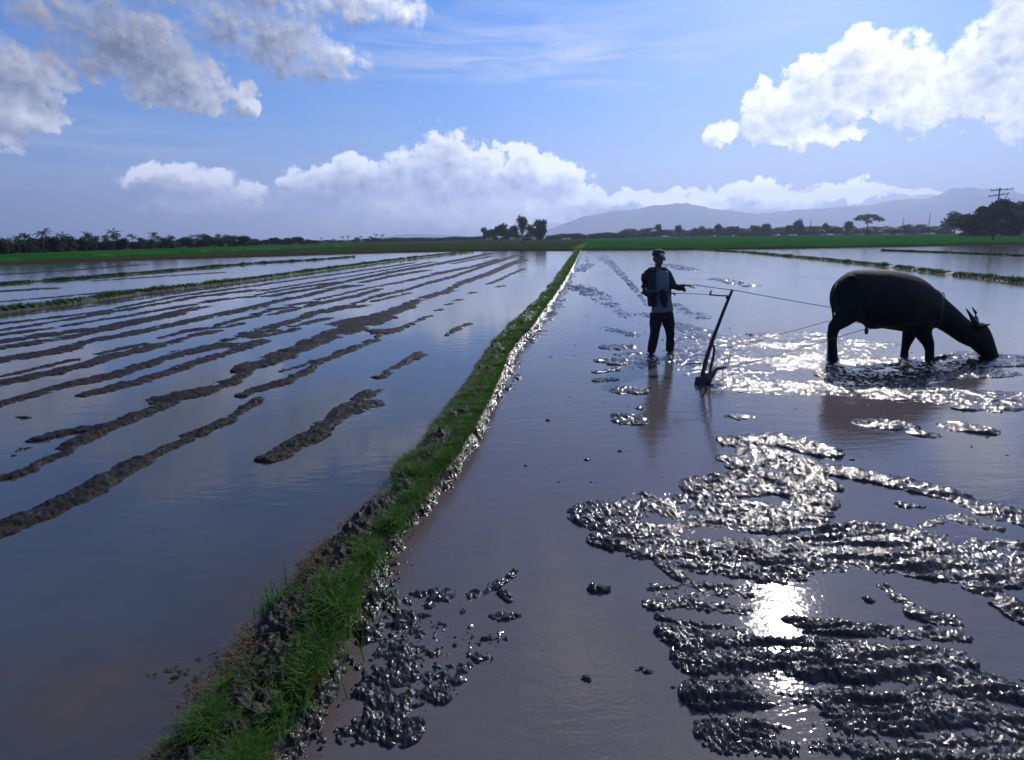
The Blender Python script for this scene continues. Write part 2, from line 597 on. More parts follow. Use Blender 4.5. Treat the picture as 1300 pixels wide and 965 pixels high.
m_grass = leaf_mat('bund_grass', (0.020, 0.052, 0.010), (0.078, 0.165, 0.026), 0.38, 0.6)
m_straw = leaf_mat('dry_straw', (0.16, 0.11, 0.06), (0.34, 0.26, 0.15), 0.2, 0.7)
m_leaf = leaf_mat('tree_leaves', (0.014, 0.028, 0.012), (0.035, 0.062, 0.022), 0.25)
m_palm = leaf_mat('palm_leaves', (0.016, 0.032, 0.014), (0.040, 0.068, 0.024), 0.25)
m_cane = leaf_mat('cane_leaves', (0.022, 0.060, 0.018), (0.040, 0.105, 0.026), 0.3)
m_bark = simple('bark', (0.06, 0.045, 0.035), 0.9, 0.3, 6)
m_hide = simple('buffalo_hide', (0.010, 0.0085, 0.0085), 0.75, 0.35, 9, 0.8, 0.012, 0.25)
m_horn = simple('horn', (0.045, 0.040, 0.036), 0.45, 0.3, 20)
m_wood = simple('weathered_wood', (0.045, 0.035, 0.027), 0.75, 0.35, 18)
m_iron = simple('muddy_iron', (0.03, 0.026, 0.024), 0.5, 0.4, 20)
m_rope = simple('hemp_rope', (0.04, 0.034, 0.028), 0.9, 0.3, 60)
m_skin = simple('skin', (0.13, 0.068, 0.042), 0.5, 0.12, 12, 0.1, 0.002)
m_jacket = simple('jacket_cloth', (0.024, 0.027, 0.030), 0.9, 0.25, 14, 0.5, 0.01)
m_shirt = simple('shirt_cloth', (0.15, 0.17, 0.21), 0.9, 0.12, 14, 0.4, 0.008)
m_trouser = simple('trouser_cloth', (0.012, 0.012, 0.016), 0.9, 0.3, 14, 0.5, 0.01)
m_cap = simple('cap_cloth', (0.035, 0.038, 0.055), 0.85, 0.2, 20, 0.3, 0.004)
m_white = simple('white_patch', (0.65, 0.62, 0.60), 0.7, 0.1, 20, 0.1, 0.002)
m_rag = simple('rag_cloth', (0.018, 0.017, 0.020), 0.95, 0.3, 20, 0.5, 0.008)
m_hair = simple('hair', (0.01, 0.009, 0.009), 0.6, 0.2, 40)
m_wire = simple('wire', (0.03, 0.03, 0.032), 0.6, 0.1, 20, 0)
m_ceramic = simple('insulator', (0.20, 0.20, 0.21), 0.3, 0.1, 20, 0)
m_shed = simple('whitewash', (0.55, 0.53, 0.50), 0.8, 0.12, 3)
m_tin = simple('tin_roof', (0.30, 0.31, 0.33), 0.45, 0.15, 3)
m_dark = simple('dark_opening', (0.02, 0.02, 0.02), 0.9, 0.1, 3, 0)
m_hill = simple('hill_haze_tint', (0.11, 0.145, 0.19), 0.95, 0.15, 0.004, 0.4, 30)  # bluish base colour: part of the distance haze is painted into the hills

# ------------------------------------------------------------------ strokes of mud digitised from the photograph
LEFT_ST = []   # each: list of (px,py), half thickness in photo pixels (vertical), height


def A_(pts, h, z=0.05): LEFT_ST.append(([(x / 4, 310 + y / 4) for x, y in pts], h / 4, z))
def B_(pts, h, z=0.05): LEFT_ST.append(([(325 + x / 4, 310 + y / 4) for x, y in pts], h / 4, z))
def C_(pts, h, z=0.07): LEFT_ST.append(([(x / 4, 480 + y / 4) for x, y in pts], h / 4, z))


A_([(-200, 432), (0, 405), (500, 345), (900, 265), (1300, 210)], 7)
A_([(-200, 462), (0, 437), (240, 400), (600, 340), (1000, 268), (1300, 232)], 8)
A_([(-200, 485), (0, 460), (200, 435), (600, 372), (1100, 285), (1250, 268)], 8)
A_([(-300, 540), (0, 497), (250, 458), (500, 428), (800, 368), (1020, 318)], 15)
A_([(-300, 575), (0, 525), (300, 480), (560, 428), (900, 355)], 15)
A_([(-300, 650), (0, 590), (300, 540), (450, 495)], 22)
A_([(450, 495), (800, 425), (1000, 382), (1300, 320)], 17)
A_([(30, 668), (200, 627), (350, 592)], 10)
A_([(-300, 780), (0, 708), (250, 655), (450, 605), (600, 562), (840, 505)], 22)
A_([(510, 555), (620, 530), (730, 510)], 9)
A_([(150, 770), (400, 700), (600, 655), (780, 600), (950, 545), (1130, 515)], 22)
A_([(480, 755), (700, 700), (850, 650), (1000, 600), (1200, 535), (1320, 495)], 24)
A_([(820, 475), (950, 440), (1070, 425)], 11)
A_([(890, 490), (1000, 460), (1100, 440)], 11)
A_([(1110, 410), (1200, 385), (1300, 365)], 9)
A_([(1130, 425), (1230, 402)], 8)
A_([(1150, 487), (1300, 450)], 14)
A_([(-200, 180), (0, 155), (400, 130), (700, 105)], 5, 0.03)
A_([(-200, 315), (0, 293), (400, 258), (700, 230)], 5, 0.03)
A_([(500, 185), (800, 165), (1100, 145)], 4, 0.02)
A_([(0, 240), (200, 228)], 8, 0.02)
A_([(0, 372), (400, 325), (800, 265), (1100, 220)], 5, 0.02)
B_([(-60, 640), (0, 608), (150, 560), (300, 495), (450, 440), (600, 385)], 42, 0.09)
B_([(470, 400), (600, 375), (750, 322), (800, 295)], 30, 0.08)
B_([(750, 318), (820, 285), (950, 245), (1050, 195), (1180, 150), (1300, 100), (1360, 80)], 16, 0.06)
B_([(850, 270), (990, 238)], 12, 0.05)
B_([(-60, 768), (0, 740), (150, 696), (260, 645), (330, 592)], 25, 0.06)
B_([(330, 590), (450, 545), (600, 490), (640, 450), (700, 435)], 20, 0.06)
B_([(130, 645), (250, 610), (330, 580)], 8, 0.03)
B_([(610, 438), (700, 440), (800, 400), (850, 378)], 12, 0.05)
B_([(620, 675), (720, 625), (830, 550)], 26, 0.06)
B_([(760, 600), (860, 560)], 14, 0.03)
B_([(970, 462), (1000, 440), (1080, 405)], 17, 0.05)
for p_ in [(1100, 247), (1020, 285), (980, 305), (930, 333), (870, 368), (1240, 215)]:
    B_([(p_[0] - 12, p_[1] + 3), (p_[0] + 14, p_[1] - 3)], 6, 0.04)
B_([(550, 752), (620, 740)], 10, 0.03)
B_([(0, 470), (150, 445), (200, 430)], 12)
B_([(-20, 450), (60, 440)], 14)
B_([(200, 415), (360, 378)], 11)
B_([(40, 430), (200, 385), (300, 350), (460, 318)], 18)
B_([(0, 355), (100, 330), (160, 322)], 9)
B_([(80, 358), (300, 305), (500, 265), (630, 228)], 11)
B_([(0, 315), (130, 285), (250, 262), (400, 225), (490, 210)], 12)
B_([(180, 308), (290, 292)], 7)
B_([(310, 280), (400, 262), (560, 225), (750, 190), (870, 162)], 6)
B_([(870, 162), (1080, 120), (1300, 65), (1400, 42)], 6)
B_([(490, 305), (600, 268), (750, 235), (850, 205), (1000, 165), (1150, 115), (1330, 55)], 10)
B_([(500, 320), (560, 310)], 9)
B_([(600, 290), (780, 248)], 6)
B_([(60, 265), (300, 225), (500, 180), (700, 140), (900, 105), (1060, 75), (1200, 45)], 9)
B_([(0, 258), (200, 222), (420, 192)], 7)
B_([(20, 238), (250, 200), (500, 160), (700, 125), (900, 90)], 5)
B_([(0, 210), (300, 168), (600, 125), (800, 95)], 5)
B_([(540, 195), (700, 160), (860, 133)], 8)
B_([(750, 192), (870, 165)], 6)
B_([(1180, 203), (1240, 180), (1300, 150), (1360, 125)], 9)
B_([(1000, 100), (1200, 60)], 5)
B_([(900, 150), (1100, 112), (1230, 75)], 5)
C_([(-150, 545), (50, 500), (150, 470)], 20, 0.05)
C_([(190, 440), (330, 380), (400, 330)], 24, 0.06)
C_([(330, 355), (450, 300), (550, 245), (700, 195), (850, 130)], 32, 0.08)
C_([(820, 112), (1000, 75), (1150, 25), (1240, -20)], 32, 0.09)
C_([(200, 312), (300, 283), (420, 262), (500, 270)], 20, 0.06)
C_([(-200, 180), (0, 130), (100, 100), (250, 60), (400, 25), (550, 0)], 16, 0.06)
C_([(460, 78), (600, 38), (750, 5)], 14, 0.05)
C_([(-150, 830), (30, 760), (200, 695), (300, 645), (450, 575)], 62, 0.09)
C_([(450, 575), (550, 515), (700, 430)], 62, 0.08)
C_([(700, 420), (850, 355), (1000, 290)], 30, 0.07)
C_([(960, 290), (1150, 215), (1300, 112)], 28, 0.08)
C_([(100, 198), (150, 200)], 7, 0.03)
C_([(95, 370), (140, 358)], 8, 0.02)
C_([(60, 395), (90, 390)], 4, 0.02)
Z4 = lambda pts: [(330 + x / 2.889, 310 + y / 2.889) for x, y in pts]
LEFT_ST.append((Z4([(50, 780), (200, 700), (290, 625), (400, 545)]), 15, 0.07))
LEFT_ST.append((Z4([(230, 660), (330, 610), (415, 585)]), 9, 0.03))

RIGHT_ST = []


def R_(pts, h, z=0.045, ox=720, oy=530, s=2.241): RIGHT_ST.append(([(ox + x / s, oy + y / s) for x, y in pts], h / s, z))


R_([(480, 70), (600, 62), (720, 95)], 22)
R_([(560, 110), (640, 130), (740, 195), (700, 240)], 30)
R_([(400, 200), (480, 190), (600, 180), (700, 230)], 40)
R_([(90, 280), (250, 255), (400, 270), (600, 290), (680, 270)], 48)
R_([(90, 350), (250, 400), (350, 480), (500, 500)], 22)
R_([(200, 330), (400, 390), (600, 400)], 60, 0.03)
R_([(750, 150), (860, 170), (1000, 200), (1100, 225), (1180, 275)], 19, 0.05)
R_([(640, 380), (760, 335), (900, 335), (1050, 355), (1320, 385), (1600, 420)], 38, 0.05)
R_([(1010, 310), (1100, 280), (1200, 310)], 16)
R_([(1200, 265), (1330, 290), (1600, 330)], 26)
R_([(640, 405), (850, 395), (1100, 430), (1320, 450), (1600, 520)], 42)
R_([(900, 480), (1000, 560), (1090, 580)], 22)
R_([(1180, 490), (1300, 560), (1500, 640)], 32)
R_([(240, 530), (350, 530), (500, 545)], 22)
R_([(260, 570), (400, 595), (500, 605)], 10)
R_([(640, 588), (900, 610), (1120, 620)], 22)
R_([(290, 615), (500, 640), (800, 662), (1120, 685)], 30, 0.04)
R_([(350, 690), (600, 710), (900, 722), (1200, 765), (1400, 800)], 42, 0.04)
R_([(380, 790), (700, 800), (1000, 830), (1300, 870)], 50, 0.04)
R_([(430, 900), (800, 920), (1400, 960)], 60, 0.04)
R_([(250, 490), (500, 500), (600, 470)], 22, 0.03)
for x_, y_, w_ in [(90, 490, 18), (330, 370, 20), (415, 180, 14), (500, 140, 26), (980, 252, 20), (900, 20, 55), (1135, 30, 40), (220, 720, 12), (1010, 45, 8), (180, 10, 20), (470, 120, 20)]:
    R_([(x_ - w_, y_), (x_ + w_, y_ + 2)], 11, 0.03)
# bund foot, lower left clods (zoom at 180,540 x2.407)
for pts_, h_ in [([(850, 530), (930, 530)], 22), ([(980, 570), (1010, 520), (1080, 490), (1140, 450)], 12), ([(1080, 585), (1140, 580)], 10), ([(1100, 515), (1125, 535)], 12),
                 ([(800, 590), (920, 610)], 20), ([(700, 640), (800, 620), (980, 640)], 26), ([(760, 700), (900, 690), (1010, 700)], 34), ([(1000, 680), (1090, 650)], 16),
                 ([(700, 760), (850, 760), (960, 750)], 30), ([(690, 830), (800, 850), (900, 820)], 30), ([(640, 920), (800, 930)], 40)]:
    R_(pts_, h_ * 1.5, 0.0255, 180, 540, 2.407)
# around the plough and the buffalo (zoom at 780,300 x2.5)
for pts_, h_, z_ in [([(160, 400), (300, 420), (420, 440)], 36, 0.02), ([(330, 330), (450, 345), (620, 335), (700, 350)], 34, 0.02), ([(260, 380), (450, 400), (660, 390)], 30, 0.02),
                     ([(400, 470), (560, 480), (700, 480), (800, 470)], 26, 0.025), ([(360, 455), (470, 465)], 10, 0.05), ([(190, 280), (260, 300), (330, 320)], 16, 0.03), ([(380, 355), (420, 345)], 7, 0.05),
                     ([(700, 400), (900, 405), (1050, 400), (1250, 395)], 20, 0.045), ([(720, 440), (900, 445), (1200, 430)], 20, 0.03), ([(850, 490), (1000, 500), (1130, 520), (1290, 520)], 30, 0.04),
                     ([(1100, 545), (1200, 550)], 10, 0.03), ([(20, 490), (65, 492)], 12, 0.04), ([(20, 572), (70, 580)], 12, 0.04), ([(820, 597), (900, 600)], 18, 0.04), ([(1085, 605), (1160, 615)], 14, 0.04),
                     ([(370, 572), (440, 575)], 7, 0.02), ([(960, 620), (975, 625)], 7, 0.03), ([(70, 545), (110, 550)], 5, 0.02), ([(0, 352), (25, 352)], 8, 0.03), ([(20, 375), (60, 372)], 6, 0.03), ([(0, 405), (30, 400)], 8, 0.03),
                     ([(160, 390), (250, 385), (330, 370)], 22, 0.02), ([(700, 320), (800, 340), (860, 345)], 12, 0.02), ([(1060, 385), (1130, 370)], 14, 0.03), ([(1230, 380), (1290, 382)], 6, 0.03),
                     ([(480, 315), (640, 310)], 10, 0.015), ([(990, 402), (1030, 392), (1075, 378)], 9, 0.16), ([(1120, 392), (1200, 400)], 8, 0.05)]:
    R_(pts_, h_, z_, 780, 300, 2.5)
# trail of clods running back to the far edge (zoom at 700,310 x4.333)
for pts_, h_, z_ in [([(250, 50), (330, 110), (400, 180), (480, 270), (530, 340)], 26, 0.02), ([(140, 230), (260, 290), (350, 350), (420, 400)], 40, 0.012), ([(680, 330), (760, 380), (830, 400)], 26, 0.02),
                     ([(480, 385), (540, 395)], 16, 0.015), ([(300, 460), (440, 500)], 18, 0.015), ([(330, 568), (400, 568)], 14, 0.05), ([(285, 640), (370, 635)], 14, 0.05), ([(250, 705), (350, 690)], 10, 0.03),
                     ([(410, 600), (425, 605)], 10, 0.04), ([(260, 750), (330, 745)], 12, 0.04), ([(690, 430), (780, 470)], 14, 0.045), ([(810, 495), (880, 497)], 9, 0.04), ([(160, 150), (200, 110), (190, 70)], 40, 0.008),
                     ([(900, 190), (1100, 230)], 12, 0.008), ([(600, 110), (760, 140)], 14, 0.006), ([(990, 565), (1060, 560)], 12, 0.05), ([(1090, 495), (1160, 520)], 9, 0.05)]:
    R_(pts_, h_, z_, 700, 310, 4.333)


def stroke_field(X, Y, strokes):
    """0..1 profile and a height per vertex; strokes given by photograph pixels on the ground"""
    best = np.zeros(X.shape); zed = np.zeros(X.shape)
    R = np.hypot(X, Y)
    for pts, h, z in strokes:
        G = [gp(x, y)[:2] for x, y in pts]
        for (p, q_), (a, b_) in zip(zip(pts[:-1], pts[1:]), zip(G[:-1], G[1:])):
            d = b_ - a; L = np.hypot(*d)
            if L < 1e-6: continue
            t = d / L
            nrm = np.array([-t[1], t[0]])

            def hw(pp, gg):
                up = gp(pp[0], pp[1] - h)[:2]; dn = gp(pp[0], pp[1] + h)[:2]
                return max(abs(np.dot(up - gg, nrm)), abs(np.dot(dn - gg, nrm))) * 0.5 + 0.5 * min(abs(np.dot(up - gg, nrm)), abs(np.dot(dn - gg, nrm)))
            w0 = hw(p, a); w1_ = hw(q_, b_)
            wm = max(w0, w1_)
            x0, x1 = min(a[0], b_[0]) - wm, max(a[0], b_[0]) + wm
            y0, y1 = min(a[1], b_[1]) - wm, max(a[1], b_[1]) + wm
            idx = np.nonzero((X > x0) & (X < x1) & (Y > y0) & (Y < y1))[0]
            if len(idx) == 0: continue
            px_ = X[idx] - a[0]; py_ = Y[idx] - a[1]
            s = np.clip((px_ * t[0] + py_ * t[1]) / L, 0, 1)
            dx = px_ - s * d[0]; dy = py_ - s * d[1]
            w = w0 + (w1_ - w0) * s
            v = 1 - (dx * dx + dy * dy) / (w * w)
            m_ = v > best[idx]
            ii = idx[m_]
            best[ii] = v[m_]; zed[ii] = z
    return best, zed


def polar(r0, r1, k, th0, th1, dth):
    nr = int(math.log(r1 / r0) / math.log(1 + k)) + 1
    rs_ = r0 * (1 + k) ** np.arange(nr + 1)
    th = np.arange(th0, th1 + dth, dth)
    Rg, Tg = np.meshgrid(rs_, th, indexing='ij')
    return Rg * np.sin(Tg), Rg * np.cos(Tg)


def sheet(name, X, Y, Z, keep, material, attrs=None):
    nr, nt = X.shape
    kf = keep[:-1, :-1] | keep[1:, :-1] | keep[:-1, 1:] | keep[1:, 1:]
    i, j = np.nonzero(kf)
    a = i * nt + j
    F = np.stack([a, a + nt, a + nt + 1, a + 1], 1)
    used = np.zeros(nr * nt, bool); used[F.ravel()] = True
    remap = np.cumsum(used) - 1
    V = np.stack([X.ravel(), Y.ravel(), Z.ravel()], 1)[used]
    at = {n_: v_.ravel()[used] for n_, v_ in (attrs or {}).items()}
    return fast_mesh(name, V, remap[F][:, ::-1], material, attrs=at)


# bund edges by photograph pixel -> x as a function of y in the world
def edge(pts):
    G = np.array([gp(*p)[:2] for p in pts])
    o_ = np.argsort(G[:, 1])
    return G[o_, 1], G[o_, 0]


BL = edge([(100, 1100), (190, 965), (259, 872), (284, 831), (321, 789), (346, 756), (383, 719), (425, 681), (471, 640), (486, 621), (517, 587), (545, 552), (569, 518), (596, 483), (614, 452), (648, 414), (668, 398), (688, 378), (702, 360), (715, 340), (728, 322), (731, 316)])
BR = edge([(290, 1100), (360, 965), (413, 872), (429, 831), (450, 789), (468, 756), (479, 719), (504, 681), (545, 640), (555, 621), (583, 587), (603, 552), (621, 518), (636, 483), (647, 452), (680, 414), (690, 398), (704, 378), (716, 360), (727, 340), (735, 322), (738, 316)])
BM = edge([(320, 1100), (420, 965), (471, 872), (480, 831), (515, 789), (520, 756), (535, 719), (545, 681), (566, 640), (583, 621), (603, 587), (619, 552), (641, 518), (664, 483), (671, 452), (697, 414), (709, 398), (719, 378), (727, 360), (733, 340), (738, 322), (740, 316)])

# ------------------------------------------------------------------ ground sheet (beds of the paddies and the land to the horizon)
EDGE_PX = [(-500, 352), (-200, 342), (0, 336), (150, 331), (300, 326.5), (400, 323.5), (500, 320.5), (600, 318.5), (730, 318), (850, 317.3), (1000, 315.8), (1150, 313), (1300, 310.2), (1500, 307)]
EG = np.array([gp(*p)[:2] for p in EDGE_PX])
E_th = np.arctan2(EG[:, 0], EG[:, 1]); E_r = np.hypot(EG[:, 0], EG[:, 1])


def edge_r(th):
    return np.interp(th, E_th, E_r)


def land_z(X, Y):
    th = np.arctan2(X, Y); R = np.hypot(X, Y)
    er = edge_r(th)
    k_ = R - er
    z = -0.35 + 0.53 * sst(k_, -0.3, 1.2)
    z = z + 0.85 * sst(X, 10, 120) * sst(k_, 20, 190)
    z = z + 0.02 * fbm(X, Y, 0.3, 3) * (k_ > 0)
    return z


rr = np.concatenate([[0.05, 1, 3, 8, 20, 30], np.geomspace(38, 140, 300), np.geomspace(143, 7500, 90)])
tt = np.concatenate([np.linspace(-PI, -1.15, 16)[:-1], np.linspace(-1.15, 1.15, 420), np.linspace(1.15, PI, 16)[1:]])
Rg, Tg = np.meshgrid(rr, tt, indexing='ij')
X = Rg * np.sin(Tg); Y = Rg * np.cos(Tg)
Z = land_z(X, Y)
zone = sst(Rg - edge_r(Tg), 1.2, 3.0)
gnd = sheet('ground', X, Y, Z, np.ones(X.shape, bool), m_ground, {'zone': zone})
tag(gnd, kind='structure')

# water
rr = np.concatenate([np.geomspace(0.1, 1.2, 6)[:-1], np.geomspace(1.2, 20, 220), np.geomspace(20.5, 120, 60)])
tt = np.concatenate([np.linspace(-PI, -1.0, 16)[:-1], np.linspace(-1.0, 1.0, 240), np.linspace(1.0, PI, 16)[1:]])
Rg, Tg = np.meshgrid(rr, tt, indexing='ij')
X = Rg * np.sin(Tg); Y = Rg * np.cos(Tg)
dl = np.interp(Y, *BL) - X
shal = np.exp(-np.clip(dl, 0, 9) / 0.22) * (dl > -0.3) * (Y < 6)
pv = gp(150, 880)[:2]
shal = np.maximum(shal, np.exp(-(((X - pv[0] - 0.1) / 0.75) ** 2 + ((Y - pv[1]) / 0.32) ** 2)))
wat = sheet('water', X, Y, np.zeros(X.shape), Rg < edge_r(Tg) + 1.0, m_water, {'shallow': shal, 'right': (X > np.interp(Y, *BL) + 0.1).astype(float)})
tag(wat, kind='structure')

# ------------------------------------------------------------------ mud and bund, one fine polar grid
X, Y = polar(1.45, 95, 0.0036, -0.84, 0.84, 0.0021)
shp = X.shape
x = X.ravel(); y = Y.ravel(); R = np.hypot(x, y)
big_n = fbm(x, y, 1.6, 5, 11, 0.6)
fine_n = fbm(x, y, 9, 3, 21, 0.55)
wx = x + 0.022 * fbm(x, y, 14, 3, 120); wy = y + 0.022 * fbm(x, y, 14, 3, 130)
c1, r1 = cells(wx, wy, 21, 3)
c2, r2 = cells(wx, wy, 44, 8)
c3, r3 = cells(wx, wy, 8, 15)
c5, r5 = cells(wx, wy, 4.0, 19)
clod5 = np.clip(1 - c5 * 1.5, 0, 1) ** 0.6 * (0.25 + 0.9 * r5)
tiny_n = fbm(x, y, 45, 3, 140, 0.6)
clod = np.clip(1 - c1 * 1.5, 0, 1) ** 0.6 * (0.25 + 0.9 * r1)
clod2 = np.clip(1 - c2 * 1.5, 0, 1) ** 0.6 * (0.25 + 0.9 * r2)
clod3 = np.clip(1 - c3 * 1.4, 0, 1) ** 0.7 * (r3 > 0.55) * r3
nearw = sst(R, 16, 7)

# left ridges
LEFT_ST = [(p_, h_ * 0.84, z_) for p_, h_, z_ in LEFT_ST]
rw_l = np.clip(R / 9, 0.5, 3)
sb, sz = stroke_field(x + 0.034 * rw_l * fbm(x, y, 3.2, 4, 301, .66), y + 0.034 * rw_l * fbm(x, y, 3.2, 4, 311, .66), LEFT_ST)
sb = (sb - 0.12) / 0.88
hl = np.where(sb > 0, sb ** 0.7 * 1.0, -0.6)
lz = 0.30 * sz * (hl + 0.8 * big_n - 0.24) + 0.010 * (clod - 0.28) + 0.008 * (clod2 - 0.3) * nearw + 0.009 * fine_n + 0.005 * tiny_n * nearw + 0.012 * clod3 * (sb > 0.25) * nearw
lz = np.where(sb > 0, lz, -0.1)
left_z = lz

# right churned mud
sb, sz = stroke_field(x, y, RIGHT_ST)
furrow = vnoise(x * 1.1 + 0.3 * big_n, (y + 0.05 * big_n - 0.03 * x) * 15, 40) + 0.5 * vnoise(x * 2.5, (y + 0.05 * big_n - 0.03 * x) * 38, 41)
fw = sst(y, 4.1, 3.2) * (x > 0.6)
sparse = np.clip((0.031 - sz) / 0.012, 0, 1)
rz_ = 0.36 * sz * (np.where(sb > 0, sb ** 0.6, -0.6) + 0.8 * big_n - 0.24)
dense = rz_ + 0.011 * (clod - 0.30) * (1 - 0.75 * fw) + 0.012 * (clod2 - 0.3) * nearw * (1 - 0.45 * fw) + 0.011 * fine_n * (1 - 0.4 * fw) + 0.010 * tiny_n * nearw + 0.015 * fw * furrow * (0.5 + sst(big_n, -0.3, 0.4)) + 0.016 * clod3 * (sb > 0.2) * nearw * (1 - fw)
clod8 = np.clip(1 - c3 * 1.5, 0, 1) ** 0.6 * (0.25 + 0.9 * r3)
farw = sst(R, 10, 22)
mixc = clod * (1 - farw) + (0.45 * clod5 + 0.75 * clod8) * farw
spr = -0.006 - 0.030 * farw + (0.024 + 0.06 * farw) * mixc + 0.004 * tiny_n * nearw * (0.6 + 0.5 * sb) + 0.013 * big_n + 0.006 * fine_n - 0.012 * (1 - sb)
rz_ = dense * (1 - sparse) + spr * sparse
for gx_, gy_, gr_ in [(590, 600, .07), (560, 570, .06), (600, 740, .10), (600, 490, .08), (520, 415, .07), (630, 850, .10)]:
    q0 = gp(720 + gx_ / 2.241, 530 + gy_ / 2.241)
    rz_ -= 0.03 * np.exp(-(((x - q0[0]) / gr_) ** 2 + ((y - q0[1]) / (gr_ * .8)) ** 2))
right_z = np.where(sb > 0, rz_, -0.1)
# lone small clods scattered over the right paddy
c4, r4 = cells(x, y, 2.6, 60)
lone = np.clip(1 - c4 * (9 + 9 * r4) + 0.5 * fine_n, -0.5, 1) * 0.013 * (r4 > 0.25)
bm = np.interp(y, *BM)
right_z = np.where((x > bm + 0.25) & (R < 14) & (r4 > 0.35) & (big_n > 0.0) & (lone > 0), np.maximum(right_z, lone + 0.008 * fine_n + 0.006 * tiny_n - 0.004), right_z)

# bund
bl = np.interp(y, *BL); br = np.interp(y, *BR)
jag = 0.07 * fbm(x, y, 2.5, 3, 70) * np.clip(R / 5, 0.7, 3)
up = sst(x - bl + jag, -0.02, 0.22)
dn = 1 - sst(x + jag * 0.6, br - 0.14, br + 0.10)
flank = 1 - sst(x + jag, bm - 0.16, bm + 0.05)
bz = 0.15 * up * dn + up * flank * (0.014 + 0.026 * clod + 0.014 * (clod2 - .3) + 0.016 * clod3 + 0.02 * big_n) - 0.025 + 0.009 * (clod - 0.3) * dn * up + 0.030 * big_n * up * dn + 0.015 * fine_n + 0.011 * tiny_n * nearw
bz = np.where((x > bl - 0.3) & (x < bm + 0.4), bz, -0.1)
hp = gp(472, 815)
bz -= 0.16 * np.exp(-(((x - hp[0]) / 0.11) ** 2 + ((y - hp[1]) / 0.075) ** 2) ** 1.5)
# low mud shelf left of the bund foot
sp = gp(255, 850)[:2]
shelf = np.exp(-(((x - sp[0] - 0.15) / 0.42) ** 2 + ((y - sp[1] + 0.1) / 0.22) ** 2))
shz = 0.032 * shelf - 0.022 + 0.014 * big_n + 0.008 * fine_n + 0.004 * tiny_n
bz = np.where((x < bl + 0.2) & (shelf > 0.02), np.maximum(bz, shz), bz)
wetm = sst(x, br - 0.12, br + 0.05) * (x > bl)
greenm = up * (1 - sst(x, br - 0.1, br + 0.02)) * sst(R + 2 * big_n, 5, 14)
in_pad = R < edge_r(np.arctan2(x, y)) + 1.5
in_ridge = R < edge_r(np.arctan2(x, y)) - 0.3


def rs(a): return a.reshape(shp)


o = sheet('mud_ridges', X, Y, rs(left_z), rs((left_z > -0.004) & in_ridge & (bz < 0.0)), m_mud_ridge)
tag(o, kind='structure')
o = sheet('churned_mud', X, Y, rs(right_z), rs((right_z > -0.004) & in_ridge & (bz < 0.02)), m_mud_wet)
tag(o, kind='structure')
o = sheet('earth_bund', X, Y, rs(bz), rs((bz > -0.008) & in_pad), m_bund, {'wet': rs(wetm), 'green': rs(greenm)})
tag(o, kind='structure')


# ------------------------------------------------------------------ narrow grass bunds further off
def strip(name, px, w, h, seed, n_per_m=60):
    G = np.array([gp(*p)[:2] for p in px])
    seg = np.hypot(*(G[1:] - G[:-1]).T)
    L = np.concatenate([[0], np.cumsum(seg)])
    step = 0.12 if L[-1] < 60 else 0.25
    s = np.arange(0, L[-1], step)
    cx = np.interp(s, L, G[:, 0]); cy = np.interp(s, L, G[:, 1])
    tx = np.gradient(cx); ty = np.gradient(cy); ll = np.hypot(tx, ty)
    nx, ny = -ty / ll, tx / ll
    cols = np.linspace(-1, 1, 9)
    V = np.zeros((len(s), 9, 3))
    wv = w * (1 + 0.35 * fbm(s, s * 0, 0.7, 3, seed))
    for j, c in enumerate(cols):
        V[:, j, 0] = cx + nx * c * wv; V[:, j, 1] = cy + ny * c * wv
        V[:, j, 2] = h * (1 - c * c) - 0.02
    V[:, :, 2] += 0.035 * fbm(V[:, :, 0], V[:, :, 1], 3, 3, seed)
    a = (np.arange(len(s) - 1)[:, None] * 9 + np.arange(8)[None]).ravel()
    F = np.stack([a, a + 1, a + 10, a + 9], 1)
    o_ = fast_mesh(name, V.reshape(-1, 3), F, m_bund, attrs={'wet': np.full(len(s) * 9, 0.0), 'green': np.full(len(s) * 9, 0.15)})
    tag(o_, kind='structure')
    return np.stack([cx, cy, nx, ny, wv], 1), h


bunds = []
bunds.append(strip('earth_bund', [(-200, 420), (0, 396.5), (100, 384), (175, 372.5), (250, 364), (325, 355), (425, 341), (500, 331), (560, 324), (600, 320)], 0.26, 0.12, 5))
bunds.append(strip('earth_bund', [(-200, 371), (0, 361), (100, 353.7), (175, 347.5), (250, 341), (325, 334.5), (400, 330), (450, 326)], 0.17, 0.07, 6))
bunds.append(strip('earth_bund', [(880, 316.5), (950, 321), (1040, 329.5), (1130, 339), (1200, 348), (1300, 359), (1500, 383)], 0.24, 0.12, 7))
bunds.append(strip('earth_bund', [(1120, 318.2), (1200, 321), (1300, 325.5), (1500, 337)], 0.22, 0.10, 8))


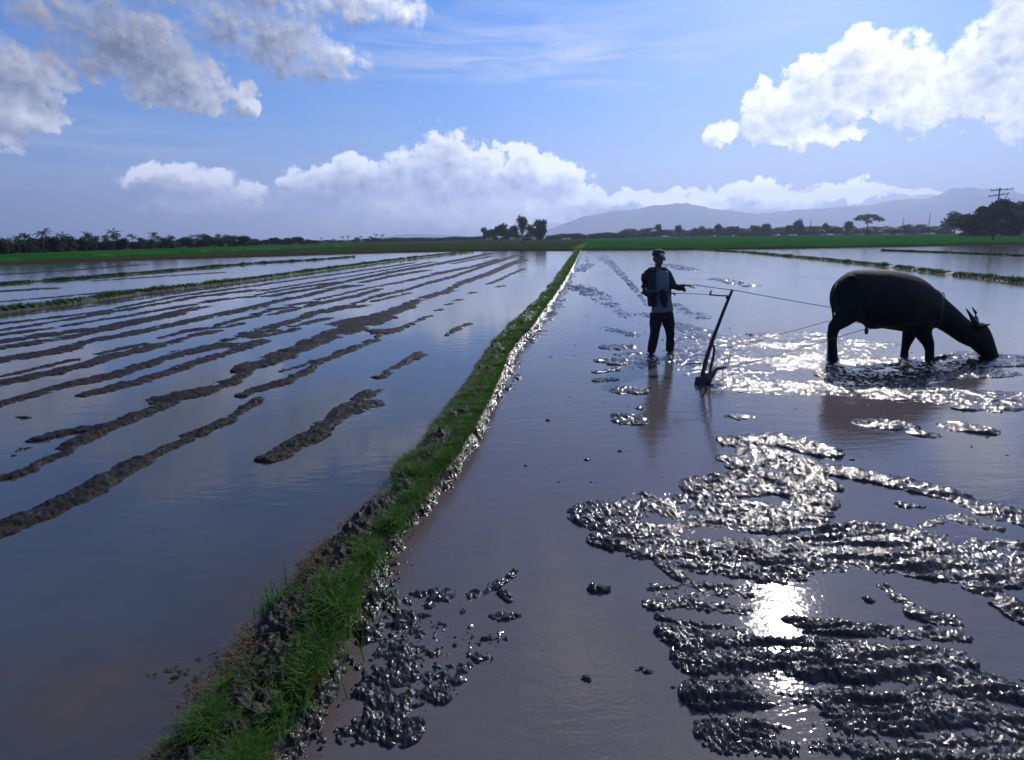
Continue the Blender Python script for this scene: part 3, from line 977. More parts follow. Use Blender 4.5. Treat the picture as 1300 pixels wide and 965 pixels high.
# ------------------------------------------------------------------ grass blades
def blades(name, bx, by, bz_, h, w, lean, material, seed, flat=0.0):
    rng = np.random.RandomState(seed)
    n = len(bx)
    a = rng.rand(n) * 2 * PI
    ln = lean * (0.3 + rng.rand(n))
    dx, dy = np.cos(a), np.sin(a)
    sx_, sy_ = -dy, dx
    V = np.zeros((n, 5, 3))
    P = np.stack([bx, by, bz_], 1)
    W = (np.stack([sx_, sy_, np.zeros(n)], 1)) * (w / 2)[:, None]
    Dm = np.stack([dx * ln * 0.35 * h, dy * ln * 0.35 * h, 0.6 * h * (1 - flat)], 1)
    Dt = np.stack([dx * ln * h, dy * ln * h, h * (1 - 0.35 * np.clip(ln, 0, 1.6)) * (1 - flat)], 1)
    V[:, 0] = P - W; V[:, 1] = P + W
    V[:, 2] = P + Dm + W * 0.8; V[:, 3] = P + Dm - W * 0.8
    V[:, 4] = P + Dt
    b_ = np.arange(n) * 5
    F = np.concatenate([np.stack([b_, b_ + 1, b_ + 2], 1), np.stack([b_, b_ + 2, b_ + 3], 1), np.stack([b_ + 3, b_ + 2, b_ + 4], 1)])
    o_ = fast_mesh(name, V.reshape(-1, 3), F, material, smooth=False)
    return o_


rng = np.random.RandomState(3)
# main bund: uniform in log distance
N = 330000
yy = 1.5 * (88 / 1.5) ** rng.rand(N)
fl = rng.rand(N)
ble = np.interp(yy, *BL); bre = np.interp(yy, *BR)
xx = ble + 0.03 + (bre - ble - 0.02) * fl
Rr = np.hypot(xx, yy)
patch = fbm(xx, yy, 1.5, 4, 90) + 0.7 * fbm(xx, yy, 5, 2, 95)
keepp = (patch + 1.3 * sst(Rr, 3.0, 6.0) + 0.9 * (fl - 0.60) * sst(Rr, 7, 3.5) > 0.16 + 0.5 * rng.rand(N) * sst(Rr, 9, 5) - 0.12)
xx, yy, Rr, fl, patch = xx[keepp], yy[keepp], Rr[keepp], fl[keepp], patch[keepp]
zz_ = 0.10 * np.clip((xx - np.interp(yy, *BL)) / 0.2, 0, 1) + 0.0
h_ = (0.035 + 0.06 * rng.rand(len(xx)) + 0.05 * np.clip(patch, 0, 1)) * (1 + 0.01 * Rr)
w_ = np.maximum(0.0035, 0.0010 * Rr) * (0.7 + 0.6 * rng.rand(len(xx)))
gx, gy, gz, gh, gw = [xx], [yy], [zz_], [h_], [w_]
# tufts on the bund (clumps of longer blades)
for tx_, ty_, nb, hh_ in [(430, 790, 260, .17), (415, 765, 240, .16), (445, 745, 200, .15), (400, 800, 160, .13), (470, 715, 200, .14), (455, 700, 150, .12), (500, 670, 220, .13), (520, 640, 220, .13), (535, 610, 200, .12), (510, 625, 160, .11),
                          (400, 845, 160, .12), (330, 870, 120, .09), (385, 880, 120, .10), (360, 770, 90, .12), (412, 745, 80, .10), (560, 590, 220, .12), (575, 570, 200, .12), (590, 545, 200, .12), (600, 520, 160, .11), (290, 880, 60, .08), (350, 920, 200, .11), (300, 940, 120, .1)]:
    p = gp(tx_, ty_, 0.1)
    rr_ = np.abs(rng.randn(nb)) * 0.07; an = rng.rand(nb) * 2 * PI
    gx.append(p[0] + rr_ * np.cos(an)); gy.append(p[1] + rr_ * np.sin(an) * 1.3); gz.append(np.full(nb, 0.10))
    gh.append(hh_ * (0.5 + 0.7 * rng.rand(nb))); gw.append(np.full(nb, 0.005))
gg = blades('grass', *[np.concatenate(v_) for v_ in (gx, gy, gz, gh, gw)], 0.75, m_grass, 5)
tag(gg, 'short bright green grass covering the main earth bund between the flooded paddies', 'grass', kind='stuff')

# grass on the far bunds
labs = ['sparse dark grass tufts along the long bund crossing the left paddy', 'thin grass line along the farther bund on the left paddies',
        'dark green grass along the bund behind the buffalo', 'grass along the thin farther bund at the right edge']
for bi, (bd, h) in enumerate(bunds):
    S, hb = bd, h
    nb = 60000
    ii = rng.randint(0, len(S), nb)
    dist = np.hypot(S[ii, 0], S[ii, 1])
    kp = rng.rand(nb) < np.clip(9 / dist, 0.15, 1)
    ii = ii[kp]; dist = dist[kp]; n_ = len(ii)
    t_ = (rng.rand(n_) * 2 - 1) * 0.8
    bx_ = S[ii, 0] + S[ii, 2] * t_ * S[ii, 4]; by_ = S[ii, 1] + S[ii, 3] * t_ * S[ii, 4]
    pt_ = fbm(bx_, by_, 0.8, 3, 33 + bi)
    kp = pt_ > -0.55
    bx_, by_, t_, dist, pt_ = bx_[kp], by_[kp], t_[kp], dist[kp], pt_[kp]
    hgt = (0.05 + 0.10 * rng.rand(len(bx_))) * (1 + 1.0 * np.clip(pt_, 0, 1))
    o = blades('bund_grass', bx_, by_, hb * (1 - t_ * t_) - 0.03, hgt, np.maximum(0.008, 0.0008 * dist), 0.9, m_grass, 50 + bi)
    tag(o, labs[bi], 'grass', kind='stuff')

# straw lying along the left shoulder of the bund
N = 900
tt_ = rng.rand(N)
px = np.interp(tt_, [0, .2, .45, .7, 1], [345, 395, 430, 470, 500]); py = np.interp(tt_, [0, .2, .45, .7, 1], [800, 745, 685, 640, 600])
pp = np.array([gp(a_ + 24 + 10 * rng.randn(), b_ + 12 * rng.randn(), 0.10) for a_, b_ in zip(px, py)])
o = blades('straw', pp[:, 0], pp[:, 1], pp[:, 2] + 0.01, 0.04 + 0.07 * rng.rand(N), np.full(N, 0.004), 1.3, m_straw, 77, flat=0.9)
tag(o, 'dry pale straw lying along the left shoulder of the grassy bund', 'straw', kind='stuff')


# trampled dead stems all over the near part of the bund
N = 26000
yy = 1.5 * (9 / 1.5) ** rng.rand(N)
fl = rng.rand(N)
xx = np.interp(yy, *BL) + 0.08 + (np.interp(yy, *BR) - np.interp(yy, *BL) - 0.05) * fl
kp = fbm(xx, yy, 2.5, 3, 200) > -0.15
xx, yy = xx[kp], yy[kp]
o = blades('dead_stems', xx, yy, 0.10 + 0.03 * rng.rand(len(xx)), 0.02 + 0.06 * rng.rand(len(xx)), np.full(len(xx), 0.0035), 1.3, leaf_mat('dead_leaf', (0.022, 0.018, 0.012), (0.15, 0.11, 0.065), 0.15, 0.8), 78, flat=0.6)
tag(o, 'brown dead stems and bits trampled into the near part of the grassy bund', 'dead stems', kind='stuff')


# ------------------------------------------------------------------ green rice fields beyond the paddies
def field(name, px_poly_r, th_px, label, lift=0.22):
    """px_poly_r: function theta -> (r_near, r_far)"""
    th = np.linspace(math.atan2(*gp(th_px[0], 420)[:2]), math.atan2(*gp(th_px[1], 420)[:2]), 300)
    tt_ = np.linspace(0, 1, 90)
    rn = np.array([px_poly_r(t)[0] for t in th]); rf = np.array([px_poly_r(t)[1] for t in th])
    Rg_ = rn[None] * (rf / rn)[None] ** tt_[:, None]
    Tg_ = np.repeat(th[None], 90, 0)
    X_ = Rg_ * np.sin(Tg_); Y_ = Rg_ * np.cos(Tg_)
    Z_ = land_z(X_, Y_) + lift * np.minimum(1, np.arange(90) / 1.0)[:, None] + 0.05 * fbm(X_, Y_, 1.2, 3, 44)
    o_ = sheet(name, X_, Y_, Z_, np.ones(X_.shape, bool), m_rice)
    tag(o_, label, 'rice field', kind='stuff')
    return o_


def rth(px0):
    return math.atan2(*gp(px0, 420)[:2])


def R_of(px0, py0, z=0.2):
    p = gp(px0, py0, z)
    return math.hypot(p[0], p[1])


T_b = math.atan2(*gp(738, 318)[:2])
field('rice_field', lambda t: (edge_r(t) + 2.2, 420.0), (742, 1500), 'bright green young rice field behind the flooded paddy on the right')
field('rice_field', lambda t: (np.interp(t, [rth(-300), rth(0), rth(300), rth(460)], [62, 70, 104, 150]), np.interp(t, [rth(-300), rth(0), rth(300), rth(460)], [76, 92, 150, 215])), (-400, 460),
      'narrow bright green strip of rice at the foot of the palms on the left', 0.35)
# grassy path continuing the bund up to the horizon side
b0 = gp(733, 318); b1 = gp(746, 309, 0.2)
_n = 9000
s_ = rng.rand(_n)
o = blades('path_grass', b0[0] + (b1[0] - b0[0]) * s_ + rng.randn(_n) * 0.28, b0[1] + (b1[1] - b0[1]) * s_, np.full(_n, 0.18), 0.16 + 0.16 * rng.rand(_n), np.full(_n, 0.08), 0.8,
           leaf_mat('light_grass', (0.05, 0.14, 0.02), (0.09, 0.22, 0.03), 0.4), 91)
tag(o, 'light green grass strip where the main bund runs on between the far fields', 'grass', kind='stuff')


# ------------------------------------------------------------------ helpers for standing things
def pl(px, py, Yw):
    """point of the upright plane y = Yw seen at a photograph pixel"""
    d = ray(px, py)
    t = Yw / d[1]
    return Vector((d[0] * t, Yw, H_EYE + d[2] * t))


def far_at(px, D):
    """ground position at distance D in the direction of pixel column px (near the horizon)"""
    d = ray(px, 302 - (px - 650) * 0.011)
    s = D / math.hypot(d[0], d[1])
    X_, Y_ = d[0] * s, d[1] * s
    return Vector((X_, Y_, float(land_z(np.array([X_]), np.array([Y_]))[0]) - 0.03))


def px_h(n, px, D):
    """height in metres of n photograph pixels at distance D"""
    d = ray(px, 302)
    return n * D * (d @ _f) / math.hypot(d[0], d[1]) / FPX


# ------------------------------------------------------------------ water buffalo
YB = gp(1062, 455)[1]


def Z2(X_, Y_): return 1020 + X_ / 4.643, 310 + Y_ / 4.643


SCL = (pl(*Z2(100, 300), YB) - pl(*Z2(200, 300), YB)).length / 100


def zb(X_, Y_, dy=0.0):
    return pl(*Z2(X_, Y_), YB + dy)


org = Vector((zb(480, 0)[0], YB, 0.0))
buf = empty('water_buffalo', org)
tag(buf, 'black water buffalo wading through the mud with its head lowered to the water', 'water buffalo')
mb = MB()
secs = [(178, 262, 350, .09), (192, 225, 400, .17), (245, 178, 440, .28), (300, 153, 445, .32), (390, 152, 482, .36), (480, 154, 498, .39), (570, 168, 512, .38),
        (650, 192, 522, .32), (715, 232, 518, .26), (775, 282, 498, .20)]
def fine(tab, n_):
    T = np.array(tab, float); u = np.arange(len(T)); uu = np.linspace(0, len(T) - 1, n_)
    i0 = np.clip(uu.astype(int), 0, len(T) - 2); f_ = (uu - i0)[:, None]
    P = lambda k_: T[np.clip(i0 + k_, 0, len(T) - 1)]
    return 0.5 * (2 * P(0) + (P(1) - P(-1)) * f_ + (2 * P(-1) - 5 * P(0) + 4 * P(1) - P(2)) * f_ ** 2 + (3 * P(0) - P(-1) - 3 * P(1) + P(2)) * f_ ** 3)


S_ = fine(secs, 50)
mb.tube([zb(a, (t + b_) / 2) for a, t, b_, w_ in S_], [(w_, (b_ - t) / 2 * SCL) for a, t, b_, w_ in S_], 44, flat=True)
for sd in (-1, 1):
    mb.blob(zb(285, 196, sd * .20), (.07, .05, .04))      # hip bones
    mb.blob(zb(690, 340, sd * .20), (.16, .07, .22))      # shoulder blades
mb.tube([zb(290, 168), zb(400, 160), zb(560, 174), zb(660, 202), zb(740, 250)], [.03, .03, .03, .03, .03], 12)   # spine
neck = [(720, 370, 118, .22), (785, 400, 88, .17), (845, 438, 76, .15), (905, 484, 68, .135), (960, 522, 67, .13), (1010, 545, 68, .12)]
S_ = fine(neck, 24)
mb.tube([zb(a, c) for a, c, r_, w_ in S_], [(w_, r_ * SCL) for a, c, r_, w_ in S_], 30)
head = [(975, 500, 52, .10), (1015, 530, 74, .12), (1050, 575, 66, .115), (1080, 620, 52, .095), (1103, 660, 41, .085), (1120, 688, 34, .085), (1132, 704, 20, .06)]
S_ = fine(head, 24)
mb.tube([zb(a, c) for a, c, r_, w_ in S_], [(w_, r_ * SCL) for a, c, r_, w_ in S_], 26)
mb.blob(zb(1040, 490), (.09, .10, .075))      # poll and brow
for sd in (-1, 1):
    mb.blob(zb(1078, 560, sd * .095), (.035, .022, .028))   # eye socket
    mb.blob(zb(1122, 676, sd * .06), (.03, .03, .03))       # nostril rim


def leg(pts, dy):
    mb.tube([zb(a, c, dy) for a, c, r_ in pts], [(r_ * SCL * 0.85, r_ * SCL) for a, c, r_ in pts], 12, up=(1, 0, 0.2))


leg([(305, 330, 78), (268, 400, 72), (225, 450, 52), (180, 492, 36), (170, 540, 28), (172, 600, 25), (172, 650, 28), (176, 700, 32), (176, 740, 30)], -.14)
leg([(330, 330, 70), (290, 400, 66), (228, 450, 48), (176, 485, 33), (164, 540, 26), (166, 600, 24), (166, 650, 27), (170, 700, 30), (170, 740, 30)], .14)
leg([(660, 400, 80), (645, 480, 62), (622, 540, 38), (606, 590, 27), (596, 630, 22), (594, 665, 26), (594, 700, 28), (594, 740, 28)], .13)
leg([(690, 400, 80), (690, 480, 66), (712, 540, 42), (738, 590, 31), (744, 630, 25), (742, 665, 27), (744, 700, 29), (744, 740, 28)], -.13)
mb.blob(zb(420, 478), (.16, .08, .06))
body = mb.remesh('body', m_hide, None, 0.014, 9)
body.parent = buf
body.matrix_parent_inverse = Matrix.Identity(4)
for v in body.data.vertices: v.co -= org


def part(mbx, name, material, root, orgn, remesh=None, label=None, si=3):
    o_ = mbx.remesh(name, material, None, remesh, si) if remesh else mbx.build(name, material)
    for v in o_.data.vertices: v.co -= orgn
    o_.parent = root
    if label: o_['label'] = label
    return o_


for sd, tipx in ((-1, 0), (1, 20)):
    h_ = MB()
    h_.tube([zb(1035, 492, sd * .07), zb(1018, 470, sd * .18), zb(996 + tipx, 438, sd * .25), zb(975 + tipx * 2, 404, sd * .24), zb(953 + tipx * 2, 370, sd * .17)],
            [(.044, .038), (.042, .036), (.034, .028), (.022, .018), .004], 12)
    part(h_, 'horn', m_horn, buf, org)
    e_ = MB()
    e_.tube([zb(1030, 505, sd * .10), zb(1052, 488, sd * .16), zb(1082, 474, sd * .21), zb(1102, 470, sd * .24)], [(.02, .02), (.05, .014), (.035, .010), (.004, .003)], 10)
    part(e_, 'ear', m_hide, buf, org)
t_ = MB()
t_.tube([zb(205, 235, -.03), zb(178, 300, -.10), zb(172, 380, -.16), zb(178, 460, -.18), zb(172, 520, -.17), zb(172, 570, -.17)], [.035, .024, .018, .015, .022, .006], 8)
part(t_, 'tail', m_hide, buf, org)
for sd in (-1, 1):
    e_ = MB(); e_.blob(zb(1082, 562, sd * .112), (.014, .012, .014), 8, 6)
    part(e_, 'eye', m_cap, buf, org)
# stiff hair on the neck and withers
rng = np.random.RandomState(12)
H = MB()
for i in range(420):
    t = rng.rand()
    X_ = 730 + 240 * t; Y_ = np.interp(X_, [730, 775, 850, 910, 965, 1000], [252, 290, 352, 400, 442, 470])
    p = zb(X_, Y_ + 8, rng.randn() * .035)
    L_ = (.02 + .035 * rng.rand()) * (1.5 if (abs(X_ - 822) < 12 or abs(X_ - 845) < 10) else 0.7)
    q_ = p + Vector((L_ * (rng.rand() * .7 - .2), rng.randn() * .01, L_))
    s = Vector((.003, .003, 0))
    H.add([p - s, p + s, q_], [(0, 1, 2)])
part(H, 'mane', m_hide, buf, org)['kind'] = 'stuff'

# yoke on the neck with the traces
yoke = empty('yoke', zb(818, 320))
tag(yoke, 'curved wooden yoke lying over the neck of the buffalo', 'yoke')
yo = Vector(yoke.location)
Y_ = MB()
Y_.tube([zb(808, 455, -.27), zb(812, 380, -.25), zb(816, 325, -.16), zb(818, 300, 0), zb(816, 320, .16), zb(812, 380, .25), zb(808, 455, .27)], [.018, .026, .032, .034, .032, .026, .018], 10, up=(1, 0, 0))
part(Y_, 'neck_bow', m_wood, yoke, yo)
Y_ = MB(); Y_.tube([zb(812, 300, 0), zb(822, 284, 0)], [.012, .010], 8)
part(Y_, 'peg', m_wood, yoke, yo)

# ------------------------------------------------------------------ plough
YP = gp(897, 487)[1]
pb = gp(897, 487)
plo = empty('plough', Vector((pb[0], pb[1], 0)))
tag(plo, 'old wooden walking plough stuck upright in the mud between farmer and buffalo', 'plough')
po = Vector(plo.location)


def zp(X_, Y_, dy=0.0): return pl(870 + X_ / 6.43, 350 + Y_ / 6.43, YP + dy)


P_ = MB(); P_.tube([zp(130, 880), zp(150, 770), zp(178, 660), zp(212, 555), zp(262, 420), zp(320, 270), zp(385, 114)], [.030, .026, .026, .024, .021, .019, .016], 10)
part(P_, 'handle_pole', m_wood, plo, po)
P_ = MB(); P_.tube([zp(352, 172), zp(342, 186), zp(346, 200)], [.020, .024, .014], 8)
part(P_, 'lashing', m_rope, plo, po)
P_ = MB(); P_.tube([zp(348, 165), zp(280, 163), zp(200, 156)], [.010, .009, .009], 8); P_.tube([zp(202, 160), zp(206, 140), zp(214, 124)], [.013, .010, .012], 8)
part(P_, 'grip', m_wood, plo, po)
P_ = MB(); P_.tube([zp(228, 560, .03), zp(238, 610, .05), zp(226, 680, .06), zp(205, 760, .05), zp(196, 860, .03)], [.014, .017, .018, .018, .022], 8)
part(P_, 'brace', m_wood, plo, po)
P_ = MB()
P_.tube([zp(90, 850, .0), zp(140, 850, .02), zp(205, 820, .03), zp(250, 760, .1), zp(330, 745, .14)], [.035, .05, .045, .028, .020], 10)
part(P_, 'beam', m_wood, plo, po)
P_ = MB()
P_.tube([zp(165, 790), zp(160, 850), zp(130, 890), zp(80, 905)], [(.05, .04), (.07, .05), (.07, .04), (.02, .015)], 10)
P_.blob(zp(165, 850), (.085, .07, .085)); P_.blob(zp(110, 870), (.06, .05, .035))
part(P_, 'share', m_iron, plo, po, 0.012)
P_ = MB()
P_.tube([zp(60, 650), zp(110, 646), zp(175, 650)], [.007, .007, .007], 6)
P_.tube([zp(-5, 725), zp(60, 716), zp(150, 715)], [.007, .007, .007], 6)
part(P_, 'cross_rod', m_wood, plo, po)

# ------------------------------------------------------------------ farmer
fp = gp(834.6, 449)
YM = fp[1]
man = empty('person', Vector((fp[0], YM, 0)))
tag(man, 'person in a dark cap and open jacket wading barefoot and holding the reins', 'person')
mo = Vector(man.location)


def zm(X_, Y_, dy=0.0): return pl(790 + X_ / 4.824, 300 + Y_ / 4.824, YM + dy)


mb = MB()
mb.tube([zm(240, 470), zm(236, 400), zm(228, 320), zm(222, 250), zm(220, 215)], [(.13, .085), (.12, .08), (.135, .09), (.15, .09), (.10, .07)], 14, up=(0, 1, 0))
mb.tube([zm(220, 225), zm(221, 195), zm(222, 165, -.01)], [.062, .052, .055], 12)
mb.blob(zm(224, 128, -.01), (.082, .095, .112))                                   # skull
mb.blob(zm(229, 155, -.045), (.055, .055, .065))                                  # jaw
mb.blob(zm(233, 178, -.075), (.024, .022, .018))                                  # chin
mb.tube([zm(235, 138, -.095), zm(237, 152, -.118), zm(236, 157, -.105)], [.010, .017, .012], 8)   # nose
mb.blob(zm(235, 166, -.092), (.024, .012, .010))                                  # lips
for sd in (-1, 1):
    mb.blob(zm(228, 140, -.01) + Vector((sd * .086, 0.01, 0)), (.012, .022, .032))  # ears
    mb.blob(zm(234, 136, -.083) + Vector((sd * .032, 0, 0)), (.022, .014, .010))    # brow
# arms (skin inside the sleeves)
rs_ = (140, 232, 0.02); re_ = (133, 340, 0.0); rw_ = (222, 338, -.24)
ls_ = (278, 228, 0.0); le_ = (318, 308, -.10); lw_ = (385, 300, -.16)
mb.tube([zm(185, 225), zm(*rs_), zm(*re_), zm(*rw_)], [.05, .048, .038, .026], 10)
mb.tube([zm(240, 225), zm(*ls_), zm(*le_), zm(*lw_)], [.05, .046, .036, .026], 10)


def hand(wr, pd, pn, side, curl, s=1.0):
    """wrist, palm direction, palm normal (towards palm face), thumb side sign, finger curl"""
    wr = Vector(wr); pd = Vector(pd).normalized(); pn = Vector(pn).normalized()
    ac = pd.cross(pn).normalized() * side
    mb.tube([wr - pd * .01, wr + pd * .035, wr + pd * .085], [(.026, .018), (.038, .016), (.040, .014)], 10, up=pn)
    for i, (ln_, off) in enumerate(((.074, .030), (.084, .010), (.077, -.010), (.060, -.029))):
        p0 = wr + pd * .075 + ac * off
        pts = [p0]; ang = 0.0
        for j, f_ in enumerate((.42, .32, .26)):
            ang += curl * (0.8 + .12 * i)
            dr = pd * math.cos(ang) + pn * math.sin(ang)
            pts.append(pts[-1] + dr * ln_ * f_)
        mb.tube(pts, [.0095, .009, .0085, .007], 8)
    p0 = wr + pd * .025 + ac * .028
    p1 = p0 + (pd * .6 + ac * .7 + pn * .3).normalized() * .036
    p2 = p1 + (pd * .8 + ac * .1 + pn * .6).normalized() * .030
    p3 = p2 + (pd * .7 - ac * .3 + pn * .6).normalized() * .022
    mb.tube([p0 - ac * .012, p0, p1, p2, p3], [.013, .013, .011, .0095, .007], 8)


lw = zm(*lw_); hd = zm(440, 300, -.20) - lw
hand(lw + hd.normalized() * .01, hd, (0.1, -.2, -1), 1, .62)
rw = zm(*rw_)
hand(rw, (.85, -.4, .05), (.2, .1, -1), -1, .95)
# legs and bare feet sunk in the mud
LG = [[(210, 470, 0.0, .085), (203, 540, -.01, .078), (198, 600, -.02, .058), (186, 660, .0, .050), (176, 712, .02, .040), (172, 745, .03, .042)],
      [(272, 470, .04, .085), (286, 545, .03, .076), (294, 600, .02, .056), (294, 655, .05, .048), (290, 705, .07, .040), (290, 740, .08, .042)]]
for L in LG:
    mb.tube([zm(a, c, dy) for a, c, dy, r_ in L], [r_ * .85 for a, c, dy, r_ in L], 12)
    a, c, dy, r_ = L[-1]
    f0 = zm(a, c, dy)
    mb.tube([f0 + Vector((0, .04, 0)), f0 + Vector((.02, -.04, -.01)), f0 + Vector((.05, -.14, -.02))], [(.035, .035), (.042, .03), (.045, .018)], 10)
skin = part(mb, 'body', m_skin, man, mo, 0.0075, si=2)

mb = MB()   # trousers
mb.tube([zm(245, 445), zm(243, 480), zm(241, 515)], [(.155, .105), (.165, .115), (.13, .10)], 16, up=(0, 1, 0))
for L, ks in ((LG[0], 1), (LG[1], 1)):
    mb.tube([zm(a, c, dy) for a, c, dy, r_ in L[:5]], [(r_ + .012) * (1.08 if i < 3 else 1.22) for i, (a, c, dy, r_) in enumerate(L[:5])], 14)
part(mb, 'trousers', m_trouser, man, mo, 0.012)

mb = MB()   # shirt: shows in the open jacket front and hangs below it
mb.tube([zm(240, 215, -.015), zm(240, 270, -.03), zm(238, 340, -.02), zm(243, 410, -.0), zm(246, 462, .0)], [(.11, .095), (.135, .112), (.135, .11), (.158, .115), (.178, .130)], 18, up=(0, 1, 0))
part(mb, 'shirt', m_shirt, man, mo, 0.011)

mb = MB()   # jacket: back, sloping shoulders, two open front panels and sleeves
mb.tube([zm(214, 205, .05), zm(206, 235, .05), zm(203, 290, .05), zm(206, 350, .05), zm(212, 424, .045)], [(.10, .07), (.150, .09), (.150, .10), (.145, .10), (.140, .10)], 22, up=(0, 1, 0))
mb.tube([zm(190, 208, -.01), zm(180, 250, -.05), zm(180, 320, -.06), zm(184, 380, -.05), zm(190, 426, -.04)], [(.045, .05), (.062, .065), (.065, .07), (.068, .07), (.062, .06)], 16, up=(0, 1, 0))
mb.tube([zm(258, 210, -.01), zm(282, 258, -.03), zm(286, 330, -.02), zm(292, 400, .03)], [(.030, .06), (.036, .075), (.034, .07), (.020, .05)], 14, up=(0, 1, 0))
mb.tube([zm(212, 205, .03), zm(175, 212, .03), zm(145, 234, .02)], [.055, .062, .056], 14)
mb.tube([zm(226, 205, .03), zm(256, 210, .02), zm(282, 232, 0)], [.050, .060, .058], 14)
mb.tube([zm(*rs_), zm(134, 270, 0.01), zm(130, 310, 0.01), zm(*re_), zm(155, 352, -.06), zm(185, 348, -.13), zm(212, 340, -.20)], [.056, .052, .049, .052, .050, .047, .044], 16)
mb.tube([zm(*ls_), zm(296, 265, -.04), zm(*le_), zm(345, 314, -.12), zm(380, 314, -.15)], [.060, .056, .054, .050, .050], 16)
mb.blob(zm(381, 330, -.15), (.022, .03, .035))
mb.tube([zm(200, 203, .04), zm(213, 190, .05), zm(236, 192, .045), zm(250, 208, .0)], [.024, .022, .022, .020], 8)
rngj = np.random.RandomState(4)
for i in range(26):   # folds
    Y0 = rngj.uniform(235, 420); X0 = rngj.uniform(170, 200)
    if X0 < 150 and Y0 > 350: continue
    mb.tube([zm(X0 - 14, Y0 - 4, -.085), zm(X0, Y0 + rngj.uniform(-3, 6), -.115), zm(X0 + 14, Y0 + rngj.uniform(-2, 9), -.095)], [.012, .018, .010], 8)
part(mb, 'jacket', m_jacket, man, mo, 0.009, si=5)

mb = MB()
mb.tube([zm(222, 118, .005), zm(222, 100, .0), zm(223, 86, .0), zm(224, 77, .0)], [(.098, .110), (.098, .108), (.078, .088), (.030, .035)], 16, up=(0, 1, 0))
part(mb, 'cap', m_cap, man, mo, 0.008)
mb = MB()
mb.tube([zm(232, 118, -.07), zm(240, 121, -.12), zm(247, 126, -.165)], [(.075, .012), (.070, .009), (.045, .007)], 12)
cap_peak = part(mb, 'cap_peak', m_cap, man, mo, 0.007)
mb = MB(); mb.tube([zm(230, 110, -.108), zm(248, 113, -.096), zm(258, 116, -.072)], [(.012, .016), (.013, .018), (.010, .014)], 8)
part(mb, 'cap_patch', m_white, man, mo)
mb = MB(); mb.blob(zm(221, 135, .035), (.086, .075, .075))
part(mb, 'hair', m_hair, man, mo)

# dark rag held in the lower hand
mb = MB()
mb.tube([zm(240, 325, -.30), zm(252, 360, -.30), zm(258, 400, -.28), zm(262, 440, -.26)], [(.030, .03), (.065, .03), (.060, .025), (.022, .015)], 12, up=(0, 1, 0))
o = mb.remesh('cloth', m_rag, None, 0.010, 3)
tag(o, 'dark crumpled cloth hanging from the lower hand of the farmer', 'cloth')
mb = MB()
mb.tube([zm(262, 338, -.30), zm(290, 343, -.31), (zm(322, 352, -.31))], [.009, .009, .013], 8)
mb.tube([zm(312, 348, -.31), zm(322, 360, -.31), zm(330, 352, -.31)], [.010, .010, .006], 8)
o = mb.build('stick', m_wood)
tag(o, 'short dark hooked stick held at the waist of the farmer', 'stick')


# ------------------------------------------------------------------ ropes
def rope(name, pts, r, label, cat='rope', sag=0.0, mt=None):
    pts = [Vector(p) for p in pts]
    out = []
    for a, b_ in zip(pts[:-1], pts[1:]):
        n_ = max(2, int((b_ - a).length / 0.12))
        for i in range(n_):
            t = i / n_
            p = a.lerp(b_, t); p.z -= sag * (b_ - a).length * 4 * t * (1 - t)
            out.append(p)
    out.append(pts[-1])
    mbx = MB(); mbx.tube(out, r, 6)
    o_ = mbx.build(name, mt or m_rope)
    return tag(o_, label, cat)


rope('rope', [zm(428, 298, -.20), zm(445, 298, -.20), pl(935, 369, YP + .9), zb(158, 372, .36), zb(500, 330, .50), zb(900, 440, .22), zb(1085, 640, .10)], .0055,
     'upper rein running from the raised hand of the farmer to the rump of the buffalo', sag=0.002)
rope('rope', [zm(325, 350, -.31), zm(395, 350, -.25), zm(530, 357, -.3), zp(342, 160)], .0045, 'thin cord from the waist of the farmer to the top of the plough', sag=0.003)
rope('trace_rope', [zp(395, 745, .12), zb(350, 505, -.37), zb(600, 475, -.42), zb(808, 450, -.30)], .0045,
     'near trace rope running from the plough beam past the belly of the buffalo', sag=0.001)
g0 = gp(930, 444)
rope('trace_rope', [zp(300, 760, .14), (g0[0], g0[1], .012), pl(960, 433, g0[1] + .3), zb(140, 455, .33), zb(500, 470, .44), zb(808, 450, .30)], .0045,
     'far trace rope rising from the mud to the hind leg of the buffalo', sag=0.001)
mb = MB(); mb.tube([zb(370, 490, -.37), zb(372, 510, -.37), zb(370, 530, -.37)], [.016, .028, .022], 8)
o = mb.build('wooden_block', m_wood); tag(o, 'small dark block hanging from the near trace under the belly', 'block')


